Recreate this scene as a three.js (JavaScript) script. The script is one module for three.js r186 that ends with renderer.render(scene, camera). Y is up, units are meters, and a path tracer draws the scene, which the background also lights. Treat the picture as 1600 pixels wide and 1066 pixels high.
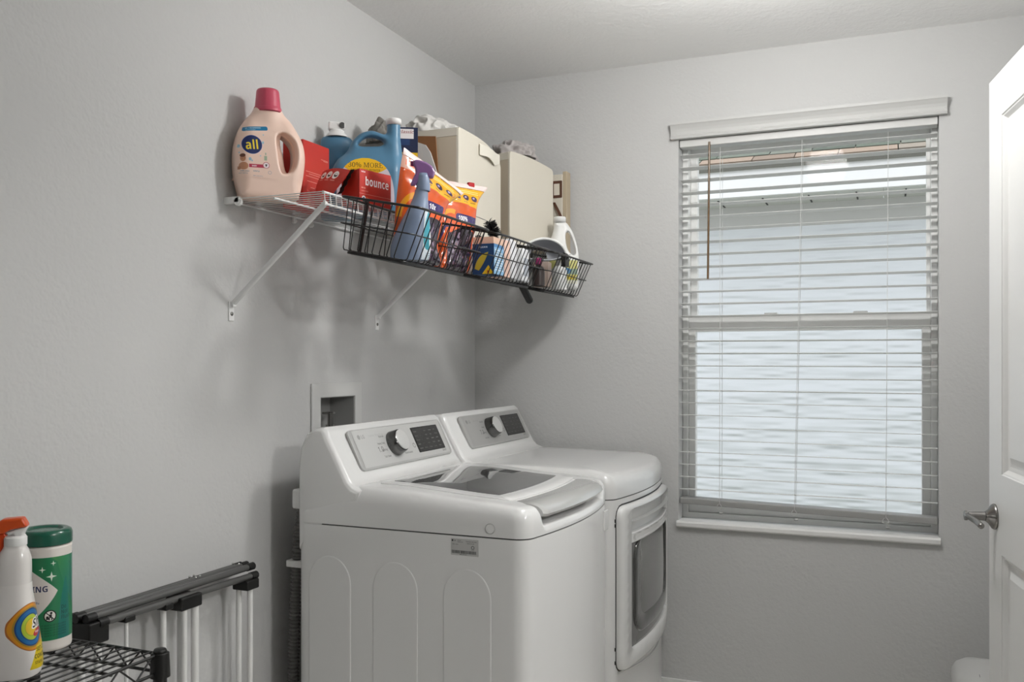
import * as THREE from 'three';
import { mergeGeometries, mergeVertices, toCreasedNormals } from 'three/addons/utils/BufferGeometryUtils.js';
import { RoundedBoxGeometry } from 'three/addons/geometries/RoundedBoxGeometry.js';

// ---------------------------------------------------------------- camera, sky, lamps, exposure
const W = 1600, H = 1066, F = 1416;
const scene = new THREE.Scene();
const camera = new THREE.PerspectiveCamera(THREE.MathUtils.radToDeg(2 * Math.atan(H / 2 / F)), W / H, 0.05, 100);
camera.position.set(1.623, 1.32, 3.49);
camera.rotation.set(0, THREE.MathUtils.degToRad(22.6), 0);
camera.setViewOffset(W, H, 0, -32, W, H);          // shift lens: verticals stay vertical
const renderer = new THREE.WebGLRenderer({ antialias: true });
renderer.toneMapping = THREE.LinearToneMapping;
renderer.toneMappingExposure = 1.0;
renderer.shadowMap.enabled = true;
const SKY = 1.8;                                     // radiance of a bright overcast sky
const LAMP_MAIN = 2.2, LAMP_SPOT = 0.4, HALL_FILL = 4.6;

{ // overcast sky, slightly brighter overhead
  const w = 64, h = 32, d = new Float32Array(w * h * 4);
  for (let j = 0; j < h; j++) for (let i = 0; i < w; i++) {
    const e = Math.sin(((j + 0.5) / h - 0.5) * Math.PI), k = SKY * (0.75 + 0.25 * Math.max(e, 0)), o = (j * w + i) * 4;
    d[o] = k * 0.96; d[o + 1] = k; d[o + 2] = k * 1.05; d[o + 3] = 1;
  }
  const t = new THREE.DataTexture(d, w, h, THREE.RGBAFormat, THREE.FloatType);
  t.mapping = THREE.EquirectangularReflectionMapping; t.magFilter = t.minFilter = THREE.LinearFilter; t.needsUpdate = true;
  scene.background = t;
}

// ---------------------------------------------------------------- helpers
const { sin, cos, PI, abs, min, max, sqrt, floor, hypot } = Math;
const V = (x, y, z) => new THREE.Vector3(x, y, z);
const lerp = THREE.MathUtils.lerp, sst = THREE.MathUtils.smoothstep, clamp = THREE.MathUtils.clamp, rad = THREE.MathUtils.degToRad;
let seed = 7;
const rnd = () => { seed = (seed * 1664525 + 1013904223) >>> 0; return seed / 4294967296; };
const used = new Map();
const numbered = (n) => { const k = used.get(n) ?? 0; used.set(n, k + 1); return k ? n + '_' + String(k).padStart(3, '0') : n; };
function shade(o) { o.castShadow = true; o.receiveShadow = true; return o; }
function thing(name, label, category, pos = [0, 0, 0], turn = 0, group) {
  const o = new THREE.Group(); o.name = numbered(name); scene.add(o);
  o.position.set(...pos); o.rotation.y = turn; o.userData = { label, category };
  if (group) o.userData.group = group;
  return o;
}
function part(name, geo, mat, parent, label) {
  const o = shade(new THREE.Mesh(geo, mat)); o.name = parent ? name : numbered(name); (parent ?? scene).add(o);
  if (label) o.userData.label = label;
  return o;
}
function struct(name, geo, mat) {
  const o = shade(new THREE.Mesh(geo, mat)); o.name = name; o.userData.kind = 'structure'; scene.add(o); return o;
}
const M = (color, roughness = 0.5, extra = {}) => new THREE.MeshPhysicalMaterial({ color, roughness, metalness: 0, ...extra });
const box = (x0, x1, y0, y1, z0, z1, r = 0) => {
  const w = x1 - x0, h = y1 - y0, d = z1 - z0;
  const g = r ? new RoundedBoxGeometry(w, h, d, 3, r) : new THREE.BoxGeometry(w, h, d);
  return g.translate((x0 + x1) / 2, (y0 + y1) / 2, (z0 + z1) / 2);
};
const join = (list) => mergeGeometries(list.map((g) => { const c = g.index ? g.toNonIndexed() : g; for (const k of Object.keys(c.attributes)) if (!['position', 'normal', 'uv'].includes(k)) c.deleteAttribute(k); return c; }));
const unitRod = new THREE.CylinderGeometry(1, 1, 1, 10);
const flatRod = new THREE.CylinderGeometry(1, 1, 1, 7);
const up = V(0, 1, 0);
function rod(name, a, b, r, mat, parent, geo = flatRod) {      // a straight wire between two points, sharing one geometry
  const o = part(name, geo, mat, parent), d = V().subVectors(b, a);
  o.position.copy(a).addScaledVector(d, 0.5); o.scale.set(r, d.length(), r); o.quaternion.setFromUnitVectors(up, d.normalize());
  return o;
}
function tube(pts, r, closed = false, seg = pts.length * 6, rs = 8) {
  return new THREE.TubeGeometry(new THREE.CatmullRomCurve3(pts, closed, 'catmullrom', 0.5), seg, r, rs, closed);
}
function poly(pts, r, rs = 8) {                                     // a bent wire with sharp-ish corners
  const c = new THREE.CurvePath();
  for (let i = 0; i + 1 < pts.length; i++) c.add(new THREE.LineCurve3(pts[i], pts[i + 1]));
  return join(pts.slice(1).map((p, i) => {
    const d = V().subVectors(p, pts[i]), g = new THREE.CylinderGeometry(r, r, d.length(), rs);
    g.applyQuaternion(new THREE.Quaternion().setFromUnitVectors(up, d.clone().normalize())); g.translate(...pts[i].clone().addScaledVector(d, 0.5).toArray()); return g;
  }).concat(pts.slice(1, -1).map((p) => new THREE.SphereGeometry(r, rs, 6).translate(p.x, p.y, p.z))));
}
const lathe = (pts, n = 40) => new THREE.LatheGeometry(pts.map(([r, y]) => new THREE.Vector2(r, y)), n);
function grid(fn, nu, nv) {                                        // surface from fn(u, v) -> Vector3
  const p = [], uv = [], ix = [];
  for (let j = 0; j <= nv; j++) for (let i = 0; i <= nu; i++) { const q = fn(i / nu, j / nv); p.push(q.x, q.y, q.z); uv.push(i / nu, j / nv); }
  for (let j = 0; j < nv; j++) for (let i = 0; i < nu; i++) { const a = j * (nu + 1) + i, b = a + 1, c = a + nu + 1, e = c + 1; ix.push(a, b, e, a, e, c); }
  const g = new THREE.BufferGeometry();
  g.setAttribute('position', new THREE.Float32BufferAttribute(p, 3)); g.setAttribute('uv', new THREE.Float32BufferAttribute(uv, 2)); g.setIndex(ix); g.computeVertexNormals();
  return g;
}
function slab(fn, nu, nv, t) {                                      // a sheet with thickness t, offset behind its normal
  const f = grid(fn, nu, nv), n = f.attributes.normal, p = f.attributes.position;
  const back = (u, v) => { const i = Math.round(v * nv) * (nu + 1) + Math.round(u * nu); return V(p.getX(i) - n.getX(i) * t, p.getY(i) - n.getY(i) * t, p.getZ(i) - n.getZ(i) * t); };
  const bk = grid((u, v) => back(1 - u, v), nu, nv);
  const fr = (u, v) => { const i = Math.round(v * nv) * (nu + 1) + Math.round(u * nu); return V(p.getX(i), p.getY(i), p.getZ(i)); };
  const edge = (h, k) => grid((a, b) => (b ? fr : back)(...h(a)), k, 1);
  return join([f, bk, edge((a) => [a, 0], nu), edge((a) => [1 - a, 1], nu), edge((a) => [0, 1 - a], nv), edge((a) => [1, a], nv)]);
}
function loft(rings, capBottom = true, capTop = true, crease = 0) {   // rings: arrays of Vector3, same length, closed
  const n = rings[0].length, p = [], uv = [], ix = [];
  rings.forEach((r, j) => { for (let i = 0; i <= n; i++) { const q = r[i % n]; p.push(q.x, q.y, q.z); uv.push(i / n, j / (rings.length - 1)); } });
  for (let j = 0; j + 1 < rings.length; j++) for (let i = 0; i < n; i++) { const a = j * (n + 1) + i, b = a + 1, c = a + n + 1, d = c + 1; ix.push(a, d, b, a, c, d); }
  const cap = (r, flip) => { const c = V(); r.forEach((q) => c.add(q)); c.multiplyScalar(1 / n); const k = p.length / 3; p.push(c.x, c.y, c.z); uv.push(0.5, 0.5); r.forEach((q) => { p.push(q.x, q.y, q.z); uv.push(0.5, 0.5); }); for (let i = 0; i < n; i++) { const a = k + 1 + i, b = k + 1 + (i + 1) % n; flip ? ix.push(k, b, a) : ix.push(k, a, b); } };
  if (capBottom) cap(rings[0], false);
  if (capTop) cap(rings[rings.length - 1], true);
  let g = new THREE.BufferGeometry();
  g.setAttribute('position', new THREE.Float32BufferAttribute(p, 3)); g.setAttribute('uv', new THREE.Float32BufferAttribute(uv, 2)); g.setIndex(ix);
  if (crease) { g.deleteAttribute('uv'); g = toCreasedNormals(mergeVertices(g, 1e-5), crease); g.setAttribute('uv', new THREE.Float32BufferAttribute(new Float32Array(g.attributes.position.count * 2), 2)); }
  else g.computeVertexNormals();
  return g;
}
// seam-free normals for lofts: average normals of first and last column
function weld(g) { const u = g.clone(); u.deleteAttribute('uv'); u.deleteAttribute('normal'); const m = mergeVertices(u, 1e-6); m.computeVertexNormals(); m.setAttribute('uv', new THREE.Float32BufferAttribute(new Float32Array(m.attributes.position.count * 2), 2)); return m; }
function extr(shape, depth, o = {}) { return new THREE.ExtrudeGeometry(shape, { depth, bevelEnabled: false, curveSegments: 12, ...o }); }
const shapeOf = (pts) => new THREE.Shape(pts.map(([x, y]) => new THREE.Vector2(x, y)));
function rrPts(x0, x1, y0, y1, r, step = 0.02) {                  // dense rounded rectangle, counter-clockwise
  const o = [], n = 6, line = (ax, ay, bx, by) => { const k = max(1, Math.round(hypot(bx - ax, by - ay) / step)); for (let i = 0; i < k; i++) o.push([lerp(ax, bx, i / k), lerp(ay, by, i / k)]); };
  const arc = (cx, cy, a) => { for (let i = 0; i < n; i++) { const t = a + i / n * PI / 2; o.push([cx + r * cos(t), cy + r * sin(t)]); } };
  line(x0 + r, y0, x1 - r, y0); arc(x1 - r, y0 + r, -PI / 2); line(x1, y0 + r, x1, y1 - r); arc(x1 - r, y1 - r, 0);
  line(x1 - r, y1, x0 + r, y1); arc(x0 + r, y1 - r, PI / 2); line(x0, y1 - r, x0, y0 + r); arc(x0 + r, y0 + r, PI);
  return o;
}
// ---- implicit surfaces (surface nets)
function sdfMesh(f, mn, mx, c) {
  const nx = Math.ceil((mx[0] - mn[0]) / c) + 1, ny = Math.ceil((mx[1] - mn[1]) / c) + 1, nz = Math.ceil((mx[2] - mn[2]) / c) + 1;
  const v = new Float32Array(nx * ny * nz), at = (i, j, k) => (k * ny + j) * nx + i;
  for (let k = 0; k < nz; k++) for (let j = 0; j < ny; j++) for (let i = 0; i < nx; i++) v[at(i, j, k)] = f(mn[0] + i * c, mn[1] + j * c, mn[2] + k * c);
  const id = new Int32Array(nx * ny * nz).fill(-1), p = [], ix = [];
  const E = [[0, 1], [2, 3], [4, 5], [6, 7], [0, 2], [1, 3], [4, 6], [5, 7], [0, 4], [1, 5], [2, 6], [3, 7]];
  for (let k = 0; k < nz - 1; k++) for (let j = 0; j < ny - 1; j++) for (let i = 0; i < nx - 1; i++) {
    const q = []; for (let n = 0; n < 8; n++) q.push(v[at(i + (n & 1), j + (n >> 1 & 1), k + (n >> 2))]);
    let x = 0, y = 0, z = 0, m = 0;
    for (const [a, b] of E) if ((q[a] < 0) !== (q[b] < 0)) { const t = q[a] / (q[a] - q[b]); x += lerp(a & 1, b & 1, t); y += lerp(a >> 1 & 1, b >> 1 & 1, t); z += lerp(a >> 2, b >> 2, t); m++; }
    if (m) { id[at(i, j, k)] = p.length / 3; p.push(mn[0] + (i + x / m) * c, mn[1] + (j + y / m) * c, mn[2] + (k + z / m) * c); }
  }
  const quad = (a, b, d, e, s) => { if (a < 0 || b < 0 || d < 0 || e < 0) return; s ? ix.push(a, b, d, a, d, e) : ix.push(a, d, b, a, e, d); };
  for (let k = 1; k < nz - 1; k++) for (let j = 1; j < ny - 1; j++) for (let i = 1; i < nx - 1; i++) {
    const s = v[at(i, j, k)] < 0;
    if (s !== v[at(i + 1, j, k)] < 0) quad(id[at(i, j - 1, k - 1)], id[at(i, j, k - 1)], id[at(i, j, k)], id[at(i, j - 1, k)], s);
    if (s !== v[at(i, j + 1, k)] < 0) quad(id[at(i - 1, j, k - 1)], id[at(i - 1, j, k)], id[at(i, j, k)], id[at(i, j, k - 1)], s);
    if (s !== v[at(i, j, k + 1)] < 0) quad(id[at(i - 1, j - 1, k)], id[at(i, j - 1, k)], id[at(i, j, k)], id[at(i - 1, j, k)], s);
  }
  const nn = new Float32Array(p.length), e = c * 0.6, uv = new Float32Array(p.length / 3 * 2);
  for (let i = 0; i < p.length; i += 3) { const g = gradOf(f, p[i], p[i + 1], p[i + 2], e); nn.set(g, i); uv[i / 3 * 2] = p[i]; uv[i / 3 * 2 + 1] = p[i + 1]; }
  const g = new THREE.BufferGeometry();
  g.setAttribute('position', new THREE.Float32BufferAttribute(p, 3)); g.setAttribute('normal', new THREE.Float32BufferAttribute(nn, 3)); g.setAttribute('uv', new THREE.Float32BufferAttribute(uv, 2)); g.setIndex(ix);
  return g;
}
function gradOf(f, x, y, z, e) { const a = f(x + e, y, z) - f(x - e, y, z), b = f(x, y + e, z) - f(x, y - e, z), c = f(x, y, z + e) - f(x, y, z - e), l = hypot(a, b, c) || 1; return [a / l, b / l, c / l]; }
function outline(pts, n = 64, tension = 0.5) { return new THREE.CatmullRomCurve3(pts.map(([x, y]) => V(x, y, 0)), true, 'catmullrom', tension).getPoints(n).slice(0, -1).map((q) => [q.x, q.y]); }
function sdPoly(P) {
  return (x, y) => {
    let d = 1e9, s = 1;
    for (let i = 0, j = P.length - 1; i < P.length; j = i++) {
      const ex = P[j][0] - P[i][0], ey = P[j][1] - P[i][1], wx = x - P[i][0], wy = y - P[i][1], t = clamp((wx * ex + wy * ey) / (ex * ex + ey * ey), 0, 1), bx = wx - ex * t, by = wy - ey * t;
      d = min(d, bx * bx + by * by);
      const c1 = y >= P[i][1], c2 = y < P[j][1], c3 = ex * wy > ey * wx;
      if ((c1 && c2 && c3) || (!c1 && !c2 && !c3)) s = -s;
    }
    return s * sqrt(d);
  };
}
const round2 = (d, z, h, r) => { const a = d + r, b = abs(z) - h + r; return min(max(a, b), 0) + hypot(max(a, 0), max(b, 0)) - r; };   // extruded, edges rounded by r
const smin = (a, b, k) => { const h = max(k - abs(a - b), 0) / k; return min(a, b) - h * h * k / 4; };
const smax = (a, b, k) => -smin(-a, -b, k);
const cyl = (x, y, z, cx, cz, r, y0, y1) => max(hypot(x - cx, z - cz) - r, max(y0 - y, y - y1));
function projPatch(f, map, z0, nu, nv, off = 0.0006, uvOf) {              // a label that lies on an implicit surface
  const UV = [];
  const G = grid((u, v) => {
    const [x, y] = map(u, v); UV.push(...(uvOf ? uvOf(x, y) : [u, v])); let z = z0;
    for (let i = 0; i < 60; i++) { const d = f(x, y, z); if (d < 0.00005) break; z -= d * 0.8; }
    z = max(z, -0.05); const g = gradOf(f, x, y, z, 0.001); return V(x + g[0] * off, y + g[1] * off, z + g[2] * off);
  }, nu, nv);
  G.setAttribute('uv', new THREE.Float32BufferAttribute(UV, 2)); return G;
}
// ---- textures
function canvasTex(w, h, draw, srgb = true) {
  const c = document.createElement('canvas'); c.width = w; c.height = h; const g = c.getContext('2d'); draw(g, w, h);
  const t = new THREE.CanvasTexture(c); if (srgb) t.colorSpace = THREE.SRGBColorSpace; t.anisotropy = 8; return t;
}
function noiseTex(n, octaves, rep) {                                // tileable value noise for bump
  const d = new Uint8Array(n * n * 4), acc = new Float32Array(n * n); let tot = 0;
  for (const [cells, amp] of octaves) {
    const g = Float32Array.from({ length: cells * cells }, rnd); tot += amp;
    for (let y = 0; y < n; y++) for (let x = 0; x < n; x++) {
      const fx = x / n * cells, fy = y / n * cells, ix = floor(fx), iy = floor(fy), tx = sst(fx - ix, 0, 1), ty = sst(fy - iy, 0, 1), q = (a, b) => g[(b % cells) * cells + a % cells];
      acc[y * n + x] += amp * lerp(lerp(q(ix, iy), q(ix + 1, iy), tx), lerp(q(ix, iy + 1), q(ix + 1, iy + 1), tx), ty);
    }
  }
  for (let i = 0; i < n * n; i++) { const k = clamp(acc[i] / tot, 0, 1) * 255; d.set([k, k, k, 255], i * 4); }
  const t = new THREE.DataTexture(d, n, n); t.wrapS = t.wrapT = THREE.RepeatWrapping; t.magFilter = t.minFilter = THREE.LinearFilter; t.repeat.set(rep, rep); t.needsUpdate = true; return t;
}
const peel = noiseTex(512, [[64, 1], [128, 0.7], [24, 0.4]], 1.6);
const knock = noiseTex(512, [[40, 1], [90, 0.8], [160, 0.4]], 1.6);
const fabricTex = noiseTex(256, [[128, 1], [64, 0.6], [256, 0.7]], 6);
const stucco = noiseTex(512, [[60, 1], [120, 0.8], [20, 0.5]], 1.0);

// ---------------------------------------------------------------- materials
const mWall = M(0xcacac9, 0.85, { bumpMap: peel, bumpScale: 0.0009 });
const mCeil = M(0xf3f3f2, 0.9, { bumpMap: knock, bumpScale: 0.0014 });
const mTrim = M(0xeeeeec, 0.4);
const mDoor = M(0xe0e0de, 0.38);
const mVinyl = M(0xf0f0ee, 0.35);
const mSlat = M(0xd9d9d7, 0.45);
const mFloor = M(0xd9d6d0, 0.5);
const mEnamel = M(0xe4e4e3, 0.22, { clearcoat: 0.4, clearcoatRoughness: 0.08 });
const mGap = M(0x3a3a39, 0.7);
const mSilver = M(0xc6c6c4, 0.32, { metalness: 0.55 });
const mPanel = M(0xbdbdbb, 0.38, { metalness: 0.35 });
const mChrome = M(0xdededc, 0.12, { metalness: 1 });
const mBlackPlastic = M(0x0c0c0c, 0.42);
const mBlackWire = M(0x060606, 0.35, { clearcoat: 0.25, clearcoatRoughness: 0.25 });
const mWhiteWire = M(0xe9e9e8, 0.35);
const mWhitePlastic = M(0xf1f1ef, 0.35);
const mNickel = M(0x8d8b88, 0.25, { metalness: 1 });

// ---------------------------------------------------------------- the room shell
const CH = 2.49, XR = 2.08, ZF = 4.4;
{
  const hole = (s, pts) => s.holes.push(new THREE.Path(pts.map(([x, y]) => new THREE.Vector2(x, y))));
  const back = shapeOf([[-0.15, -0.1], [XR + 0.15, -0.1], [XR + 0.15, CH + 0.1], [-0.15, CH + 0.1]]);
  hole(back, [[0.869, 0.68], [0.869, 2.18], [1.783, 2.18], [1.783, 0.68]]);
  struct('wall_back', extr(back, 0.2).translate(0, 0, -0.2), mWall);
  const left = shapeOf([[0, -0.1], [ZF, -0.1], [ZF, CH + 0.1], [0, CH + 0.1]]);      // drawn in (z, y)
  hole(left, [[0.942, 1.05], [0.942, 1.21], [1.141, 1.21], [1.141, 1.05]]);
  struct('wall_left', extr(left, 0.15).applyMatrix4(new THREE.Matrix4().makeBasis(V(0, 0, 1), V(0, 1, 0), V(-1, 0, 0))), mWall);
  const right = shapeOf([[0, -0.1], [ZF, -0.1], [ZF, CH + 0.1], [0, CH + 0.1]]);     // doorway of the open door
  hole(right, [[1.70, 0], [1.70, 2.05], [2.53, 2.05], [2.53, 0]]);
  struct('wall_right', extr(right, 0.15).applyMatrix4(new THREE.Matrix4().makeBasis(V(0, 0, 1), V(0, 1, 0), V(-1, 0, 0))).translate(XR + 0.15, 0, 0), mWall);
  const cs = shapeOf([[1.635, 0], [1.70, 0], [1.70, 2.05], [2.53, 2.05], [2.53, 0], [2.595, 0], [2.595, 2.115], [1.635, 2.115]]);
  struct('trim_2', extr(cs, 0.014).applyMatrix4(new THREE.Matrix4().makeBasis(V(0, 0, 1), V(0, 1, 0), V(-1, 0, 0))).translate(XR, 0, 0), mTrim);
  // the hall outside the doorway
  const hx0 = XR + 0.15, hx1 = 3.6, hz0 = 0.9, hz1 = 3.6;
  struct('wall_hall', join([box(hx1, hx1 + 0.1, -0.1, CH + 0.1, hz0, hz1), box(hx0, hx1 + 0.1, -0.1, CH + 0.1, hz0 - 0.1, hz0), box(hx0, hx1 + 0.1, -0.1, CH + 0.1, hz1, hz1 + 0.1)]), mWall);
  struct('floor_hall', box(XR, hx1, -0.1, 0, hz0, hz1), mFloor);
  struct('ceiling_hall', box(hx0, hx1, CH, CH + 0.1, hz0, hz1), mCeil);
  struct('wall_front', box(-0.15, XR + 0.15, -0.1, CH + 0.1, ZF, ZF + 0.15), mWall);
  const pl = (y0, y1) => { const g = box(0, XR, y0, y1, 0, ZF); const uv = g.attributes.uv, p = g.attributes.position; for (let i = 0; i < uv.count; i++) uv.setXY(i, p.getX(i), p.getZ(i)); return g; };
  struct('ceiling', pl(CH, CH + 0.1), mCeil);
  struct('floor', pl(-0.1, 0), mFloor);
  struct('baseboard_left', box(0, 0.013, 0, 0.09, 0.0, ZF), mTrim);
  struct('baseboard_back', box(0.013, XR - 0.013, 0, 0.09, 0, 0.013), mTrim);
  struct('baseboard_right', join([box(XR - 0.013, XR, 0, 0.09, 0, 1.635), box(XR - 0.013, XR, 0, 0.09, 2.595, ZF)]), mTrim);
}
// ceiling lamps (both above and outside the frame)
{
  const x = 1.33, z = 1.10, t = thing('ceiling_lamp', 'round flush ceiling lamp in the middle of the ceiling above the frame', 'ceiling lamp', [x, CH, z]), r = 0.13;
  part('base', lathe([[0, 0], [r + 0.012, 0], [r + 0.012, -0.012], [r, -0.018], [0, -0.018]]), mWhitePlastic, t);
  part('diffuser', lathe([[r - 0.004, -0.018], [r - 0.006, -0.03], [r * 0.8, -0.045], [r * 0.4, -0.052], [0, -0.054]]), M(0xffffff, 0.6, { emissive: 0xffffff, emissiveIntensity: 1.2 }), t);
  const l = new THREE.PointLight(0xfffefc, LAMP_MAIN); l.position.set(x, CH - 0.17, z); l.castShadow = true; l.shadow.radius = 5; l.shadow.bias = -0.001; l.name = 'lamp_light'; scene.add(l);
}
{
  const p = V(1.98, CH - 0.07, 2.1), aim = V(0.1, 1.05, 1.0), d = V().subVectors(aim, p).normalize(), t = thing('ceiling_spotlight', 'small white ceiling spotlight near the right wall turned towards the shelf', 'spotlight', [p.x, CH, p.z]);
  part('mount', lathe([[0, 0], [0.05, 0], [0.05, -0.012], [0.01, -0.016], [0.01, -0.05], [0, -0.05]]), mWhitePlastic, t);
  const q = new THREE.Quaternion().setFromUnitVectors(up, d), k = lathe([[0.0, -0.05], [0.03, -0.045], [0.036, -0.02], [0.04, 0.03], [0.037, 0.03], [0.033, -0.015]], 32).applyQuaternion(q).translate(0, -0.07, 0);
  part('spot_head', k, mWhitePlastic, t); part('lens', new THREE.CylinderGeometry(0.034, 0.034, 0.003, 28).translate(0, 0.0, 0).applyQuaternion(q).translate(0, -0.07, 0), M(0xffffff, 0.5, { emissive: 0xffffff, emissiveIntensity: 1.2 }), t);
  const l = new THREE.SpotLight(0xfffefc, LAMP_SPOT, 0, rad(58), 0.7); l.position.copy(p).addScaledVector(d, 0.035); l.target.position.copy(aim); scene.add(l.target); l.castShadow = true; l.shadow.radius = 2; l.shadow.bias = -0.001; l.name = 'spot_beam'; scene.add(l);
}
{
  const x = 3.05, z = 2.3, t = thing('added_hall_fill_lamp', 'added globe pendant filling light under the shelf from the hall outside the doorway', 'pendant lamp', [x, CH, z]);  // unseen lamp, added to brighten the walls below the shelf
  part('cord', new THREE.CylinderGeometry(0.003, 0.003, 0.18, 8).translate(0, -0.09, 0), mBlackPlastic, t); part('canopy', lathe([[0, 0], [0.05, 0], [0.045, -0.02], [0, -0.022]]), mWhitePlastic, t);
  part('globe', new THREE.SphereGeometry(0.1, 28, 18).translate(0, -0.27, 0), M(0xffffff, 0.6, { emissive: 0xffffff, emissiveIntensity: 1.5 }), t);
  const l = new THREE.PointLight(0xfffefc, HALL_FILL); l.position.set(x - 0.14, CH - 0.29, z); l.castShadow = true; l.shadow.radius = 5; l.shadow.bias = -0.001; l.name = 'hall_fill_light'; scene.add(l);
}
// ---------------------------------------------------------------- window, sill, blind
{
  const w = new THREE.Group(); w.name = 'window_1'; w.userData.kind = 'structure'; scene.add(w);
  const x0 = 0.869, x1 = 1.783, y0 = 0.705, y1 = 2.18;
  const frame = (a, b, c, d, ia, ib, ic, id, zf, zb, r = 0.003) => {
    const s = shapeOf([[a, c], [b, c], [b, d], [a, d]]); s.holes.push(new THREE.Path([[ia, ic], [ia, id], [ib, id], [ib, ic]].map(([x, y]) => new THREE.Vector2(x, y))));
    return extr(s, zf - zb - 2 * r, { bevelEnabled: true, bevelSize: r, bevelThickness: r, bevelOffset: -r, bevelSegments: 2 }).translate(0, 0, zb + r);
  };
  part('window_frame', frame(x0, x1, y0, y1, x0 + 0.022, x1 - 0.022, y0 + 0.022, y1 - 0.012, -0.075, -0.17), mVinyl, w);
  part('upper_sash', frame(x0 + 0.022, x1 - 0.022, 1.445, y1 - 0.012, 0.918, 1.747, 1.503, 2.145, -0.125, -0.16), mVinyl, w);
  part('lower_sash', frame(x0 + 0.022, x1 - 0.022, y0 + 0.022, 1.495, 0.9185, 1.731, 0.765, 1.437, -0.085, -0.122), mVinyl, w);
  const glass = M(0xffffff, 0.02, { transmission: 1, thickness: 0, ior: 1.5, specularIntensity: 0.06 });
  part('pane', box(0.912, 1.752, 1.497, 2.172, -0.145, -0.141), glass, w);
  part('pane', box(0.9125, 1.737, 0.76, 1.443, -0.106, -0.102), glass, w);
  part('sash_lock', box(1.18, 1.23, 1.495, 1.507, -0.118, -0.086, 0.004), mVinyl, w);
  part('sash_lock', box(1.50, 1.55, 1.495, 1.507, -0.118, -0.086, 0.004), mVinyl, w);
  const sill = extr(shapeOf([[-0.075, 0.68], [0.012, 0.68], [0.018, 0.686], [0.018, 0.699], [0.012, 0.705], [-0.075, 0.705]]), x1 - x0 + 0.01, { curveSegments: 4 });
  sill.applyMatrix4(new THREE.Matrix4().makeBasis(V(0, 0, 1), V(0, 1, 0), V(-1, 0, 0))).translate(x1 + 0.005, 0, 0);
  struct('trim_1', sill, mTrim);
}
{
  const t = thing('window_blind', 'white horizontal slat blind with open slats and a valance over the window', 'blind', [0, 0, 0]);
  const X0 = 0.872, X1 = 1.78, zc = -0.034;
  // valance: crown profile in (z, y)
  const pr = shapeOf([[0.001, 2.178], [0.024, 2.178], [0.026, 2.186], [0.020, 2.192], [0.022, 2.204], [0.026, 2.214], [0.034, 2.226], [0.038, 2.230], [0.038, 2.240], [0.001, 2.240]]);
  part('valance', extr(pr, 0.965).applyMatrix4(new THREE.Matrix4().makeBasis(V(0, 0, 1), V(0, 1, 0), V(-1, 0, 0))).translate(1.8085, 0, 0), M(0xcacac8, 0.5), t);
  part('head_rail', box(X0, X1, 2.150, 2.178, -0.062, -0.006, 0.003), mSlat, t);
  const sg = (() => { const n = 5, s = []; for (let i = 0; i <= n; i++) { const a = lerp(-0.025, 0.025, i / n); s.push([a, 0.0006 + 0.0016 * (1 - (a / 0.025) ** 2)]); } for (let i = n; i >= 0; i--) { const a = lerp(-0.025, 0.025, i / n); s.push([a, -0.0006 + 0.0016 * (1 - (a / 0.025) ** 2)]); } return extr(shapeOf(s), X1 - X0).applyMatrix4(new THREE.Matrix4().makeBasis(V(0, 0, 1), V(0, 1, 0), V(-1, 0, 0))).translate((X1 - X0) / 2, 0, 0); })();
  for (let i = 0; i < 28; i++) {
    const f = i / 27, o = part('slat', sg, mSlat, t);
    o.position.set((X0 + X1) / 2, 2.118 - i * 0.048, zc); o.rotation.set(-rad(4.2 + 0.6 * sin(i * 2.1)), 0, -f * 0.003);
  }
  const rail = part('bottom_rail', box(-(X1 - X0) / 2, (X1 - X0) / 2, -0.013, 0.011, -0.025, 0.025, 0.004), M(0xa2a2a0, 0.5), t);  // grey tone stands in for shade on the rail front
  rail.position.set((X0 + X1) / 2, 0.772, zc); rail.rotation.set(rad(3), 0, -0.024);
  for (const [a, b, yb] of [[1.0275, 1.025, 0.775], [1.326, 1.299, 0.769], [1.620, 1.612, 0.762]]) {
    rod('ladder_cord', V(a, 2.14, zc + 0.0265), V(b, yb, zc + 0.0265), 0.0009, mSlat, t); rod('ladder_cord', V(a, 2.14, zc - 0.0265), V(b, yb, zc - 0.0265), 0.0009, mSlat, t);
    part('cord_knot', tube([V(b - 0.004, yb, zc + 0.027), V(b - 0.012, yb - 0.014, zc + 0.03), V(b, yb - 0.022, zc + 0.03), V(b + 0.010, yb - 0.013, zc + 0.03), V(b + 0.002, yb, zc + 0.027)], 0.0012, false, 20, 6), mSlat, t);
    part('cord_plug', lathe([[0, 0], [0.007, 0], [0.008, -0.004], [0.006, -0.008], [0, -0.009]], 14).translate(b + 0.006, yb - 0.03, zc + 0.028), M(0xb5b5b3, 0.4), t);
  }
  rod('tilt_wand', V(0.9885, 2.16, 0.002), V(0.983, 1.635, 0.004), 0.0042, M(0x6b5236, 0.25, { clearcoat: 0.5 }), t, unitRod).userData.label = 'brown tilt wand';
}
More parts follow.
